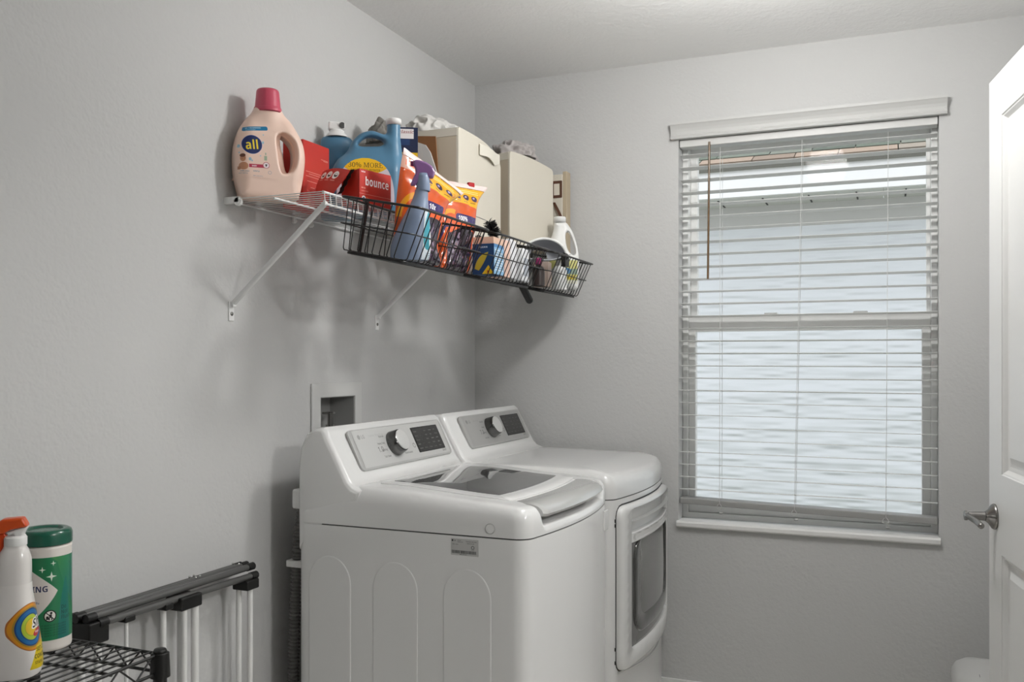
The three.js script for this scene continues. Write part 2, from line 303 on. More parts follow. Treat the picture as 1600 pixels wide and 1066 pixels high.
// ---------------------------------------------------------------- door (open, along the right wall)
{
  const d = new THREE.Group(); d.name = 'door_1'; d.userData.kind = 'structure'; scene.add(d);
  // local: s runs from the free edge to the hinges (+x local), y up, -z local = visible face normal side is +z local
  d.position.set(1.861, 0.012, 0.857); d.rotation.y = -(PI / 2 - rad(8.4));
  const L = 0.81, HT = 2.026, T = 0.035, P = [[0.115, L - 0.115, 1.03, 1.915], [0.115, L - 0.115, 0.20, 0.83]];
  const s = shapeOf([[0, 0], [L, 0], [L, HT], [0, HT]]);
  for (const [a, b, c, e] of P) s.holes.push(new THREE.Path([[a, c], [a, e], [b, e], [b, c]].map(([x, y]) => new THREE.Vector2(x, y))));
  part('door_leaf', extr(s, T - 0.004, { bevelEnabled: true, bevelSize: 0.002, bevelThickness: 0.002, bevelOffset: -0.002, bevelSegments: 2 }).translate(0, 0, -T + 0.002), mDoor, d);
  for (const [a, b, c, e] of P) {
    const ring = (i, z) => [V(a + i, c + i, z), V(b - i, c + i, z), V(b - i, e - i, z), V(a + i, e - i, z)];
    const g = loft([ring(-0.001, -0.002), ring(0.004, -0.004), ring(0.012, -0.012), ring(0.022, -0.0145), ring(0.030, -0.013), ring(0.046, -0.007)].map((r) => r.reverse()), false, false, 0.35);
    part('panel_moulding', g, mDoor, d);
    part('door_panel', box(a + 0.046, b - 0.046, c + 0.046, e - 0.046, -0.022, -0.007), mDoor, d);
    part('panel_backing', box(a, b, c, e, -T + 0.004, -0.016), mDoor, d);
  }
  const hn = part('door_handle', lathe([[0, 0], [0.032, 0], [0.033, 0.003], [0.030, 0.008], [0.018, 0.016], [0.013, 0.022], [0.012, 0.024], [0, 0.024]], 36).rotateX(PI / 2).translate(0.058, 0.917, 0), mNickel, d, 'satin metal lever handle');
  part('lever', join([new THREE.CylinderGeometry(0.010, 0.0115, 0.04, 24).rotateX(PI / 2).translate(0.058, 0.917, 0.042), tube([V(0.054, 0.917, 0.06), V(0.062, 0.918, 0.066), V(0.085, 0.917, 0.064), V(0.125, 0.913, 0.058), V(0.16, 0.909, 0.056)], 0.0075, false, 30, 12), new THREE.SphereGeometry(0.0075, 12, 8).translate(0.16, 0.909, 0.056), new THREE.CylinderGeometry(0.012, 0.012, 0.006, 24).rotateX(PI / 2).translate(0.058, 0.917, 0.068)]), mNickel, hn);
  part('lock_pin', new THREE.CylinderGeometry(0.002, 0.002, 0.004, 10).rotateX(PI / 2).translate(0.058, 0.939, 0.009), mBlackPlastic, hn);
}
// ---------------------------------------------------------------- outside
{
  const lawn = M(0x9a9f90, 0.95, { bumpMap: stucco, bumpScale: 0.02 });
  const g = new THREE.Mesh(new THREE.PlaneGeometry(24, 12).rotateX(-PI / 2).translate(1, -0.25, -6.2), lawn); shade(g); g.name = 'lawn'; g.userData = { kind: 'structure', label: 'green lawn strip between the houses' }; scene.add(g);
  const t = thing('neighbour_house', 'pale stucco house with vented soffit and shingle roof beyond the window', 'house', [0, -0.25, -3.0]);
  const mSt = M(0xdfe2e4, 0.9, { bumpMap: stucco, bumpScale: 0.03 }), mSof = M(0xc9c9c2, 0.7), mFas = M(0xf4f4f2, 0.6);
  const B = 0.25;
  part('house_wall', box(-7, 9, 0, 2.40 + B, -0.25, 0), mSt, t);
  part('wall_top_band', box(-7, 9, 2.27 + B, 2.40 + B, 0, 0.02), M(0xc4c3bf, 0.8), t);  // greyer band along the top of the stucco wall
  part('fascia', box(-7, 9, 2.405 + B, 2.60 + B, 0.38, 0.405), mFas, t);
  part('gutter_lip', box(-7, 9, 2.58 + B, 2.615 + B, 0.405, 0.43, 0.004), mFas, t);
  const sp = box(0, 0.2885, 2.40 + B, 2.408 + B, 0.0, 0.38);
  part('soffit_backing', box(-7, 9, 2.42 + B, 2.44 + B, 0, 0.38), mGap, t);
  for (let i = 0; i < 20; i++) { const o = part('soffit_panel', sp, mSof, t); o.position.x = -1.6 + i * 0.29; const v = part('soffit_vent', box(0.125, 0.135, 2.396 + B, 2.4005 + B, 0.05, 0.33), mGap, o); }
  part('roof_deck', box(-7, 9, -0.03, 0, -3.4, 0).rotateX(rad(24)).translate(0, 2.60 + B, 0.44), M(0x77766e, 0.9), t);
  const tones = [0x9c8a7a, 0xb09c8a, 0x8b8378, 0xa59a8c, 0x8a9084].map((c) => M(c, 0.95, { bumpMap: stucco, bumpScale: 0.006 }));
  const tones2 = [0x6f786a, 0x7c8376, 0x666e62, 0x868a7e].map((c) => M(c, 0.95, { bumpMap: stucco, bumpScale: 0.006 }));
  const sh = [0.30, 0.26, 0.34].map((w) => new THREE.BoxGeometry(w, 0.012, 0.20).translate(w / 2, 0.006, -0.1));
  for (let r = 0; r < 7; r++) { let x = -1.6 + rnd() * 0.2; for (let i = 0; i < 17; i++) { const k = floor(rnd() * 3); const o = part('shingle', sh[k], (r < 1 ? tones : tones2)[floor(rnd() * (r < 1 ? 5 : 4))], t); o.rotation.x = rad(24 - 2.0); o.position.set(x, 2.615 + B + r * 0.145 * sin(rad(24)) + rnd() * 0.004, 0.45 - r * 0.145 * cos(rad(24))); x += [0.30, 0.26, 0.34][k] + 0.006; } }
}
// ---------------------------------------------------------------- washing machine and dryer
// local frame of each: x' from the back (0) to the front, z' from the far side (0) to the near side (AW)
const AW = 0.685, SEAM = 0.8805;
const rrFlat = rrPts;
function planRing(D, bow, inset, r, y) {
  const m = max(r, inset), k = max(1 - inset / r, 0);
  const pts = rrPts(0, D, 0, AW, r, 0.0125).map(([x, z]) => { const a = clamp(x, r, D - r), b = clamp(z, r, AW - r); return [clamp(x, m, D - m) + (x - a) * k, clamp(z, m, AW - m) + (z - b) * k]; });
  return pts.map(([x, z]) => { const q = (z - AW / 2) / (AW / 2); const xx = x + bow * (1 - q * q) * sst(x, D * 0.5, D - inset - 0.004); return V(xx, typeof y === 'function' ? y(xx, z) : y, z); });
}
const consoleProfile = [[0.004, 0.80], [0.000, 0.91], [0.001, 1.03], [0.008, 1.085], [0.026, 1.12], [0.055, 1.138], [0.082, 1.140], [0.096, 1.130], [0.104, 1.112], [0.166, 0.999], [0.180, 0.985], [0.206, 0.976], [0.206, 0.94], [0.1, 0.88]];
function consoleBody() {
  const b = 0.022, s = shapeOf(consoleProfile.map(([x, y]) => [x, y]));
  const g = extr(s, AW - 2 * b - 0.004, { bevelEnabled: true, bevelSize: b * 0.8, bevelThickness: b, bevelOffset: -b * 0.8, bevelSegments: 6 }).translate(0, 0, b + 0.002);
  g.deleteAttribute('uv');
  const c = toCreasedNormals(g, 0.6); c.setAttribute('uv', new THREE.Float32BufferAttribute(new Float32Array(c.attributes.position.count * 2), 2)); return c;
}
// the slanted control face: origin at its upper edge
const cA = V(0.106, 1.128, 0), cB = V(0.163, 1.012, 0), cT = V().subVectors(cB, cA), cLen = cT.length(); cT.normalize();
const cN = V(-cT.y, cT.x, 0).multiplyScalar(1); if (cN.x < 0) cN.negate();
const onFace = (z, d, h) => V(cA.x + cT.x * d + cN.x * h, cA.y + cT.y * d + cN.y * h, z);
function facePlate(z0, z1, d0, d1, r, h0, h1, bevel = 0.0015) {       // rounded plate on the control face
  const s = shapeOf(rrPts(z0, z1, d0, d1, r, 0.03)), g = extr(s, h1 - h0 - bevel, { bevelEnabled: true, bevelSize: bevel, bevelThickness: bevel, bevelOffset: -bevel, bevelSegments: 2 });
  // shape x = z', shape y = d (down the face): right-handed basis
  const m = new THREE.Matrix4().makeBasis(V(0, 0, 1), cT.clone(), cN.clone().multiplyScalar(V(0, 0, 1).cross(cT).dot(cN) > 0 ? 1 : -1));
  const q = onFace(0, 0, 0);
  const flip = V(0, 0, 1).cross(cT).dot(cN) > 0 ? 1 : -1;
  return g.translate(0, 0, flip > 0 ? h0 : -h1 + bevel).applyMatrix4(m).translate(q.x, q.y, q.z);
}
const facePrint = (z0, z1, d0, d1, h) => grid((u, v) => onFace(lerp(z1, z0, u), lerp(d1, d0, v), h), 1, 1);
const printTex = (washer) => canvasTex(1024, 216, (g, w, h) => {
  g.fillStyle = washer ? '#d0d0ce' : '#b4b4b2'; g.fillRect(0, 0, w, h);
  g.fillStyle = washer ? '#a9a9a7' : '#8f8f8d'; g.beginPath(); g.arc(52, 40, 14, 0, 7); g.fill(); g.font = 'bold 30px sans-serif'; g.fillText('LG', 74, 51);
  g.fillStyle = washer ? '#bdbdbb' : '#a2a2a0'; g.font = '18px sans-serif'; g.fillText(washer ? 'Inverter DirectDrive' : 'Sensor Dry', 150, 46);
  g.fillStyle = '#4b4b4a'; g.font = '44px sans-serif'; g.fillText(washer ? '1.0' : '7.3', 196, 142); g.font = '16px sans-serif';
  const L = washer ? ['Normal', 'Heavy Duty', 'Bedding', 'Tub Clean'] : ['Normal', 'Heavy', 'Bedding', 'Anti Bact.'], R = washer ? ['Delicates', 'Towels', 'Speed', 'Downloaded'] : ['Delicates', 'Towels', 'Speed', 'Steam'];
  L.forEach((s, i) => { g.textAlign = 'right'; g.fillText(s, 306 - (i === 1 || i === 2 ? 12 : 0), 58 + i * 40); }); R.forEach((s, i) => { g.textAlign = 'left'; g.fillText(s, 468 + (i === 1 || i === 2 ? 12 : 0), 58 + i * 40); });
  g.font = 'bold 34px sans-serif'; g.textAlign = 'left'; g.fillText('▸॥', 590, 100); g.beginPath(); g.arc(606, 136, 13, 0, 7); g.lineWidth = 3; g.strokeStyle = '#5a5a59'; g.stroke(); g.font = '18px sans-serif'; g.fillText('SMART', 930, 204);
});
const screenTex = (washer) => canvasTex(320, 200, (g, w, h) => {
  g.fillStyle = '#2e2e2d'; g.fillRect(0, 0, w, h); g.fillStyle = '#8f8f8c'; g.font = '13px sans-serif';
  const rows = [['Wash', '', 'Spin', 'Temp', 'Soil'], ['Heavy', '•', 'High', 'Hot', 'Heavy'], ['Normal', '•', 'Med', 'Warm', 'Med'], ['Light', '•', 'Low', 'Cold', 'Light'], ['Option', 'Rinse', 'Delay', 'Lock', 'Save']];
  rows.forEach((r, j) => r.forEach((s, i) => g.fillText(s, 12 + i * 62, 36 + j * 36)));
});
function appliance(t, washer, D, bow) {
  const cabinet = weld(loft([0.02, 0.03, SEAM - 0.0035].map((y, i) => planRing(D, bow, i ? 0 : 0.01, 0.035, y)), true, true));
  const cab = part('cabinet', toCreasedNormals(cabinet, 0.7), mEnamel, t);
  part('seam', loft([SEAM - 0.005, SEAM].map((y) => planRing(D, bow, 0.004, 0.035, y)), false, false), mGap, t);
  part('foot_ring', box(0.05, D - 0.08, 0, 0.022, 0.06, AW - 0.06), mBlackPlastic, t);
  part('control_console', consoleBody(), mEnamel, t);
  const z0 = 0.045, z1 = 0.602;
  part('control_panel', facePlate(z0, z1, 0.002, cLen - 0.004, 0.016, -0.004, 0.0025), mPanel, t, 'silver control panel');
  const mp = M(0xffffff, 0.4, { metalness: 0.3, map: printTex(washer) });
  part('panel_print', facePrint(z0 + 0.014, z1 - 0.018, 0.006, cLen - 0.010, 0.0031), mp, t);
  part('display', facePlate(0.082, 0.258, 0.020, 0.104, 0.003, 0.001, 0.0042, 0.0005), M(0x1c1c1b, 0.15), t, 'dark display');
  part('display_print', facePrint(0.086, 0.254, 0.023, 0.101, 0.0048), M(0xffffff, 0.25, { map: screenTex(washer) }), t);
  const k = lathe([[0, 0], [0.0385, 0], [0.0395, 0.003], [0.0365, 0.018], [0.035, 0.0275], [0.033, 0.031], [0.029, 0.0325], [0, 0.0325]], 48).applyQuaternion(new THREE.Quaternion().setFromUnitVectors(up, cN));
  const c = onFace(0.385, 0.062, 0.003);
  const kn = part('dial', k.translate(c.x, c.y, c.z), M(0x6a6a69, 0.12, { metalness: 1 }), t, 'chrome selector dial');
  const kc = lathe([[0.0315, -0.002], [0.0315, 0.0005], [0.0, 0.0012]], 40).applyQuaternion(new THREE.Quaternion().setFromUnitVectors(up, cN)), c2 = onFace(0.385, 0.062, 0.0365);
  part('dial_face', kc.translate(c2.x, c2.y, c2.z), M(0xd9d9d7, 0.35, { metalness: 0.4 }), kn);
  part('back_bracket', box(-0.03, 0.01, 0.945, 1.0, AW - 0.09, AW - 0.02, 0.008).translate(0, -0.035, 0), mEnamel, t);
  return t;
}
function topCover(D, bow, T, ks) {
  const rings = ks.map(([d, k]) => planRing(D, bow, d, 0.035, (x, z) => SEAM + (T(x, z) - SEAM) * k));
  const last = rings[rings.length - 1], dl = ks[ks.length - 1][0];
  for (const s of [0.85, 0.65, 0.45, 0.25, 0.08]) rings.push(last.map((p) => { const x = lerp(D / 2, p.x, s), z = lerp(AW / 2, p.z, s); return V(x, T(x, z), z); }));
  return toCreasedNormals(weld(loft(rings, true, true)), 0.8);
}
const KS = [[0, 0], [0, 0.2], [0, 0.42], [0.001, 0.58], [0.004, 0.72], [0.009, 0.83], [0.014, 0.91], [0.020, 0.962], [0.028, 0.99], [0.04, 1]];
// washer
{
  const D = 0.68, bow = 0.037;
  const t = appliance(thing('washing_machine', 'white top-loading washing machine nearest the camera with silver lid handle', 'washing machine', [0.118, 0, 0.735]), true, D, bow);
  const S = (z) => sst(z, 0.075, 0.088) * (1 - sst(z, 0.597, 0.612));
  const base = (x) => 0.93 + 0.055 * sst(x, 0.0, 0.19) - 0.022 * sst(x, 0.22, 0.60) - 0.010 * sst(x, 0.55, 0.70);
  const T = (x, z) => lerp(base(x), 0.9075, S(z) * sst(x, 0.628, 0.640));
  part('top_cover', topCover(D, bow, T, KS), mEnamel, t);
  const dent = (z) => bow * (1 - ((z - AW / 2) / (AW / 2)) ** 2);
  // lid: white plate, glass, silver handle
  const lidP = rrPts(0.215, 0.600, 0.085, 0.602, 0.012, 0.02);
  const lp = lidP.map(([x, z]) => { const f = sst(x, 0.4, 0.6); return [x + (dent(z) - 0.012) * f, z]; });
  const ring = (h, i) => lp.map(([x, z]) => { const xx = lerp(0.41, x, 1 - i / 0.2), zz = lerp(0.343, z, 1 - i / 0.27); return V(xx, base(xx) + h, zz); });
  const lid = part('lid', toCreasedNormals(weld(loft([ring(-0.006, 0), ring(0.002, 0), ring(0.004, 0.002), ring(0.0045, 0.03), ring(0.0045, 0.1), ring(0.0045, 0.18)], false, true)), 0.7), mEnamel, t);
  const gl = rrPts(0.240, 0.548, 0.123, 0.566, 0.006, 0.02).map(([x, z]) => [x + (dent(z) - 0.012) * sst(x, 0.4, 0.55), z]);
  const gring = (h, s) => gl.map(([x, z]) => { const xx = lerp(0.39, x, s), zz = lerp(0.345, z, s); return V(xx, base(xx) + h, zz); });
  part('lid_glass', toCreasedNormals(weld(loft([gring(0.0035, 1), gring(0.0052, 1), gring(0.0054, 0.99), gring(0.0054, 0.6), gring(0.0054, 0.2)], false, true)), 0.7), M(0x565757, 0.03, { clearcoat: 1, clearcoatRoughness: 0.01, specularIntensity: 1, ior: 1.6 }), lid, 'dark tinted glass');
  // handle: cross-section (x, y) swept along z with the bow
  const cs = [[0.604, 0.9535], [0.604, 0.9595], [0.625, 0.9595], [0.650, 0.957], [0.672, 0.9505], [0.684, 0.941], [0.688, 0.931], [0.684, 0.924], [0.674, 0.922], [0.655, 0.928], [0.63, 0.932]];
  const rings = []; const hz0 = 0.092, hz1 = 0.597;
  for (let i = 0; i <= 44; i++) { const u = i / 44, z = lerp(hz0, hz1, u), e = min(u, 1 - u) * (hz1 - hz0), q = sqrt(clamp(e / 0.008, 0, 1)), sc = 0.86 + 0.14 * q; rings.push(cs.map(([x, y]) => V(0.645 + (x - 0.645) * sc + dent(z) - 0.006, 0.941 + (y - 0.941) * sc, z))); }
  part('lid_handle', toCreasedNormals(weld(loft(rings.map((r) => r.slice().reverse()), true, true)), 0.6), M(0xcfcfcd, 0.18, { metalness: 0.4, clearcoat: 0.5, clearcoatRoughness: 0.1 }), lid, 'silver curved front handle');
  // side details
  part('screw_cap', new THREE.CylinderGeometry(0.0115, 0.0115, 0.003, 32).rotateX(PI / 2).translate(0.584, 0.9015, AW + 0.0005), mEnamel, t); part('cap_groove', new THREE.TorusGeometry(0.0128, 0.0011, 8, 36).translate(0.584, 0.9015, AW - 0.0002), M(0xb9b9b7, 0.4), t);
  const arch = shapeOf((() => { const o = []; for (let i = 0; i <= 24; i++) { const a = PI - i / 24 * PI; o.push([0.067 * cos(a), 0.72 + 0.075 * sin(a)]); } o.push([0.067, 0.09], [-0.067, 0.09]); return o; })());
  const ag = extr(arch, 0.0002, { bevelEnabled: true, bevelSize: 0.0035, bevelThickness: 0.0014, bevelOffset: -0.0035, bevelSegments: 3 });
  for (const x of [0.110, 0.312, 0.520]) { const o = part('embossed_arch', ag, mEnamel, t); o.position.set(x, 0, AW - 0.0002); }
  part('rating_label', box(0.4755, 0.552, 0.8285, 0.8705, AW, AW + 0.0006), M(0xffffff, 0.5, { map: canvasTex(256, 140, (g, w, h) => {
    g.fillStyle = '#b9b9b7'; g.fillRect(0, 0, w, h); g.fillStyle = '#222'; g.beginPath(); g.arc(14, 16, 8, 0, 7); g.fill(); g.font = 'bold 15px sans-serif'; g.fillText('LG', 27, 21); g.font = '11px sans-serif';
    g.fillText('MODEL', 60, 18); g.fillText('SERIAL No.', 60, 31); g.fillText('WASHING MACHINE', 140, 24); g.fillText('MADE IN USA', 150, 40); g.fillText('120V~ 60Hz', 10, 52); g.font = 'bold 9px sans-serif'; g.fillText('C', 190, 72);
    g.lineWidth = 4; g.strokeStyle = '#222'; g.beginPath(); g.arc(204, 68, 13, 0, 7); g.stroke(); g.beginPath(); g.arc(204, 76, 16, 0.6, 2.5); g.lineWidth = 2; g.stroke(); let x = 8; let s = 3; while (x < 238) { s = (s * 1103 + 77) % 1021; const b = 1 + s % 4; g.fillRect(x, 98, b, 26); x += b + 1 + s % 3; } g.fillText('MEZ6 3180 9214', 80, 134);
  }) }), t, 'printed rating label with barcode');
  part('front_emblem', box(D + 0.014, D + 0.0215, 0.80, 0.862, 0.045, 0.085, 0.003), mEnamel, t);
}
// dryer
{
  const D = 0.69, bow = 0.037;
  const t = appliance(thing('clothes_dryer', 'white front-loading dryer beside the window with a grey door window', 'dryer', [0.122, 0, 0.035]), false, D, bow);
  const T = (x) => 0.925 + 0.05 * sst(x, 0, 0.18) - 0.004 * sst(x, 0.3, 0.6) - 0.022 * sst(x, 0.60, 0.73);
  part('top_cover', topCover(D, bow, T, KS), mEnamel, t);
  // door in (z', y), bent onto the bowed front
  const fx = (z) => D + bow * (1 - ((z - AW / 2) / (AW / 2)) ** 2);
  const bend = (g) => { const p = g.attributes.position; for (let i = 0; i < p.count; i++) { const z = p.getX(i), y = p.getY(i), d = p.getZ(i); p.setXYZ(i, fx(z) + d, y, z); } const ix = g.index; g.computeVertexNormals(); return g; };
  const frameG = (outer, inner, d0, d1, r) => {  // ring solid between two outlines with rounded outer lip
    const N = outer.length, R = (pts, d, k, c) => pts.map(([z, y]) => V(fx(z) + d, y, z));
    const sh = (pts, q) => { let cx = 0, cy = 0; pts.forEach(([a, b]) => { cx += a / N; cy += b / N; }); return pts.map(([a, b]) => [a - Math.sign(a - cx) * min(q, abs(a - cx)), b - Math.sign(b - cy) * min(q, abs(b - cy))]); };
    const rings = [R(outer, d0), R(outer, d1 - r), R(sh(outer, r * 0.3), d1 - r * 0.3), R(sh(outer, r), d1), R(sh(inner, -0.003), d1), R(inner, d1 - 0.003), R(inner, d0)];
    return toCreasedNormals(weld(loft(rings, false, false)), 0.9);
  };
  const param = (z0, z1, y0, y1, r, n = 120) => { // same count outlines, matched by angle-ish walk
    const p = rrPts(z0, z1, y0, y1, r, 0.004), o = []; let L = [0]; for (let i = 1; i <= p.length; i++) { const a = p[i % p.length], b = p[i - 1]; L.push(L[i - 1] + hypot(a[0] - b[0], a[1] - b[1])); }
    const corners = [0]; return p.length ? (() => { const q = []; const side = [[z0, y0], [z1, y0], [z1, y1], [z0, y1]]; for (let s = 0; s < 4; s++) { const a = side[s], b = side[(s + 1) % 4]; for (let i = 0; i < n / 4; i++) { const f = i / (n / 4); let x = lerp(a[0], b[0], f), y = lerp(a[1], b[1], f); const cx = clamp(x, z0 + r, z1 - r), cy = clamp(y, y0 + r, y1 - r), dx = x - cx, dy = y - cy, l = hypot(dx, dy); if (dx && dy && l > 0) { const k = min(1, r / l * 1.0); x = cx + dx * (l > r ? k : 1); y = cy + dy * (l > r ? k : 1); } q.push([x, y]); } } return q; })() : o;
  };
  const zd0 = 0.02, zd1 = 0.655;
  const door = part('door', frameG(param(zd0, zd1, 0.325, 0.855, 0.035), param(zd0 + 0.016, zd1 - 0.07, 0.755, 0.838, 0.012), -0.002, 0.022, 0.012), mEnamel, t);
  // body of the door below the grip: frame around the glass
  door.geometry = frameG(param(zd0, zd1, 0.325, 0.855, 0.035), param(zd0 + 0.012, zd1 - 0.068, 0.385, 0.838, 0.014), -0.002, 0.022, 0.012);
  part('grip_bar', frameG(param(zd0 + 0.01, zd1 - 0.066, 0.728, 0.762, 0.004), param(zd0 + 0.05, zd1 - 0.1, 0.740, 0.750, 0.003), -0.002, 0.021, 0.003), mEnamel, door);
  part('grip_bar', grid((u, v) => { const z = lerp(zd1 - 0.09, zd0 + 0.03, u); return V(fx(z) + 0.0205, lerp(0.735, 0.756, v), z); }, 30, 2), mEnamel, door);
  part('grip_recess', grid((u, v) => { const z = lerp(zd1 - 0.068, zd0 + 0.012, u), d = 0.016 * v - 0.048 * sin(PI * v) ** 0.8 ; return V(fx(z) + d, lerp(0.755, 0.842, v), z); }, 30, 16), M(0xa6a6a4, 0.3, { metalness: 0.2 }), door, 'grey scooped grip recess');
  part('grip_lip', grid((u, v) => { const z = lerp(zd1 - 0.064, zd0 + 0.012, u); return V(fx(z) + lerp(0.014, 0.026, v), lerp(0.805, 0.800, v), z); }, 30, 1), mPanel, door);
  const glassM = M(0x6c6c6a, 0.06, { clearcoat: 1, clearcoatRoughness: 0.03 });
  part('door_glass', grid((u, v) => { const z = lerp(zd1 - 0.067, zd0 + 0.011, u); return V(fx(z) + 0.012 + 0.006 * sin(PI * u) * sin(PI * v), lerp(0.384, 0.735, v), z); }, 36, 16), glassM, door, 'smoky grey glass');
  const inner = (a, b, c, e, r, d, m) => { const o = param(a, b, c, e, r), i = param(a + 0.05, b - 0.05, c + 0.05, e + 0.02, r * 0.8); part('glass_border', frameG(o, i, 0.013, 0.0195, 0.004), m, door, 'darker grey border of the door glass'); };
  inner(zd0 + 0.03, zd1 - 0.10, 0.42, 0.735, 0.07, 0, M(0x3e3e3c, 0.12, { clearcoat: 1, clearcoatRoughness: 0.05 }));
  for (const y of [0.805, 0.79, 0.395, 0.352]) part('hinge_slot', box(fx(0.66) - 0.003, fx(0.66) + 0.001, y, y + 0.011, 0.657, 0.662), mBlackPlastic, t);
  part('door_gap', loft([-0.004, 0.0008].map((d) => param(zd0 - 0.003, zd1 + 0.004, 0.320, 0.860, 0.038).map(([z, y]) => V(fx(z) + d, y, z))), false, true), mGap, t);
  part('lower_groove', tube([V(fx(0.65) + 0.0, 0.322, 0.65), V(fx(0.45), 0.300, 0.45), V(fx(0.25), 0.29, 0.25), V(fx(0.03), 0.31, 0.03)], 0.004, false, 40), mEnamel, t);
}
// supply box in the wall, hose
{
  const t = thing('washer_outlet_box', 'white recessed water outlet box in the wall above the washing machine', 'outlet box', [0, 0, 0]);
  const s = shapeOf([[0.905, 1.0], [1.185, 1.0], [1.185, 1.252], [0.905, 1.252]]); s.holes.push(new THREE.Path([[0.944, 1.052], [0.944, 1.208], [1.139, 1.208], [1.139, 1.052]].map(([a, b]) => new THREE.Vector2(a, b))));
  const mm = new THREE.Matrix4().makeBasis(V(0, 0, 1), V(0, 1, 0), V(-1, 0, 0));
  part('face_frame', extr(s, 0.003, { bevelEnabled: true, bevelSize: 0.002, bevelThickness: 0.0015, bevelOffset: -0.002, bevelSegments: 2 }).applyMatrix4(mm).translate(0.0055, 0, 0), M(0xcfcfcd, 0.45), t);
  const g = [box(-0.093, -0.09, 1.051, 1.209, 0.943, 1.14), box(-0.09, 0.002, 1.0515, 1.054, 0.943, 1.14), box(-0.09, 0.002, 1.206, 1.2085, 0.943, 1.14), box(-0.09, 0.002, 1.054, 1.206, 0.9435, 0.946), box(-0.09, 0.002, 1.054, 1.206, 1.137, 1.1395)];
  part('recess_shell', join(g), M(0x9c9c9a, 0.5), t, 'recess shell with its inner shade put into the grey');  // shade of the deep recess is put into this grey
  const v = part('valve', join([new THREE.CylinderGeometry(0.011, 0.013, 0.05, 20).translate(-0.045, 1.079, 1.012), new THREE.CylinderGeometry(0.014, 0.014, 0.012, 6).translate(-0.045, 1.11, 1.012), new THREE.CylinderGeometry(0.009, 0.009, 0.05, 16).translate(-0.045, 1.13, 1.012)]), M(0xbab8b4, 0.3, { metalness: 0.8 }), t, 'metal shut-off valve');
  part('valve_lever', box(-0.036, -0.03, 1.10, 1.158, 1.016, 1.036, 0.002), M(0x4a4946, 0.4), v);
  part('valve_lever', box(-0.060, -0.03, 1.150, 1.157, 1.004, 1.036, 0.002), M(0x9a9894, 0.3, { metalness: 0.6 }), v);
  part('outlet_fitting', join([new THREE.SphereGeometry(0.03, 20, 12).scale(1, 0.8, 1).translate(-0.045, 1.066, 1.022)]), mWhitePlastic, t);
}
{
  const pts = [V(0.075, 0.90, 1.33), V(0.072, 0.80, 1.345), V(0.066, 0.6, 1.352), V(0.06, 0.4, 1.352), V(0.06, 0.16, 1.35), V(0.065, 0.03, 1.34)];
  const c = new THREE.CatmullRomCurve3(pts), n = 330, rg = 12, P = [];
  const t = thing('drain_hose', 'grey corrugated drain hose hanging behind the washing machine', 'hose');
  const g = grid((u, v) => { const q = c.getPointAt(v), d = c.getTangentAt(v), a = u * 2 * PI, r = 0.014 + 0.0022 * (Math.round(v * n) % 4 < 2 ? 1 : -1), e1 = V(1, 0, 0).addScaledVector(d, -d.x).normalize(), e2 = V().crossVectors(d, e1); return q.addScaledVector(e1, r * cos(a)).addScaledVector(e2, r * sin(a)); }, rg, n);
  part('corrugated_tube', g, M(0x6c6b69, 0.5), t);
  part('hose_clip', box(0.045, 0.116, 0.738, 0.757, 1.33, 1.366, 0.003), mWhitePlastic, t, 'white hose clip');
}

// ---------------------------------------------------------------- white wire shelf on the left wall
const SY = 1.748, SX = 0.305;
{
  const t = thing('wire_shelf', 'white wire closet shelf on the left wall loaded with laundry supplies', 'shelf', [0, 0, 0]);
  const zA = 0.012, zB = 1.565;
  rod('rail', V(0.010, SY - 0.003, zA), V(0.010, SY - 0.003, zB), 0.0032, mWhiteWire, t, unitRod);
  rod('rail', V(0.155, SY - 0.0055, zA), V(0.155, SY - 0.0055, zB), 0.003, mWhiteWire, t, unitRod);
  rod('rail', V(SX, SY, zA), V(SX, SY, zB), 0.0034, mWhiteWire, t, unitRod);
  rod('rail', V(SX + 0.004, SY - 0.030, zA), V(SX + 0.004, SY - 0.030, zB), 0.0034, mWhiteWire, t, unitRod);
  const wg = poly([V(0.006, 0, 0), V(SX + 0.003, 0, 0), V(SX + 0.006, -0.030, 0)], 0.0013, 6);
  const n = 61; for (let i = 0; i < n; i++) { const o = part('wire', wg, mWhiteWire, t); o.position.set(0, SY + 0.001, lerp(zA + 0.004, zB - 0.002, i / (n - 1))); }
  part('end_cap', join([box(-0.001, 0.05, SY - 0.012, SY + 0.006, zB - 0.004, zB + 0.008, 0.003), new THREE.CylinderGeometry(0.011, 0.011, 0.008, 20).rotateX(PI / 2).translate(0.045, SY - 0.008, zB + 0.004)]), mWhitePlastic, t, 'white end bracket');
  for (const z of [1.275, 1.19, 0.62]) part('wall_clip', join([box(0, 0.012, SY - 0.022, SY + 0.004, z - 0.006, z + 0.006, 0.003), new THREE.CylinderGeometry(0.004, 0.004, 0.004, 12).rotateZ(PI / 2).translate(0.013, SY - 0.016, z)]), mWhitePlastic, t);
}
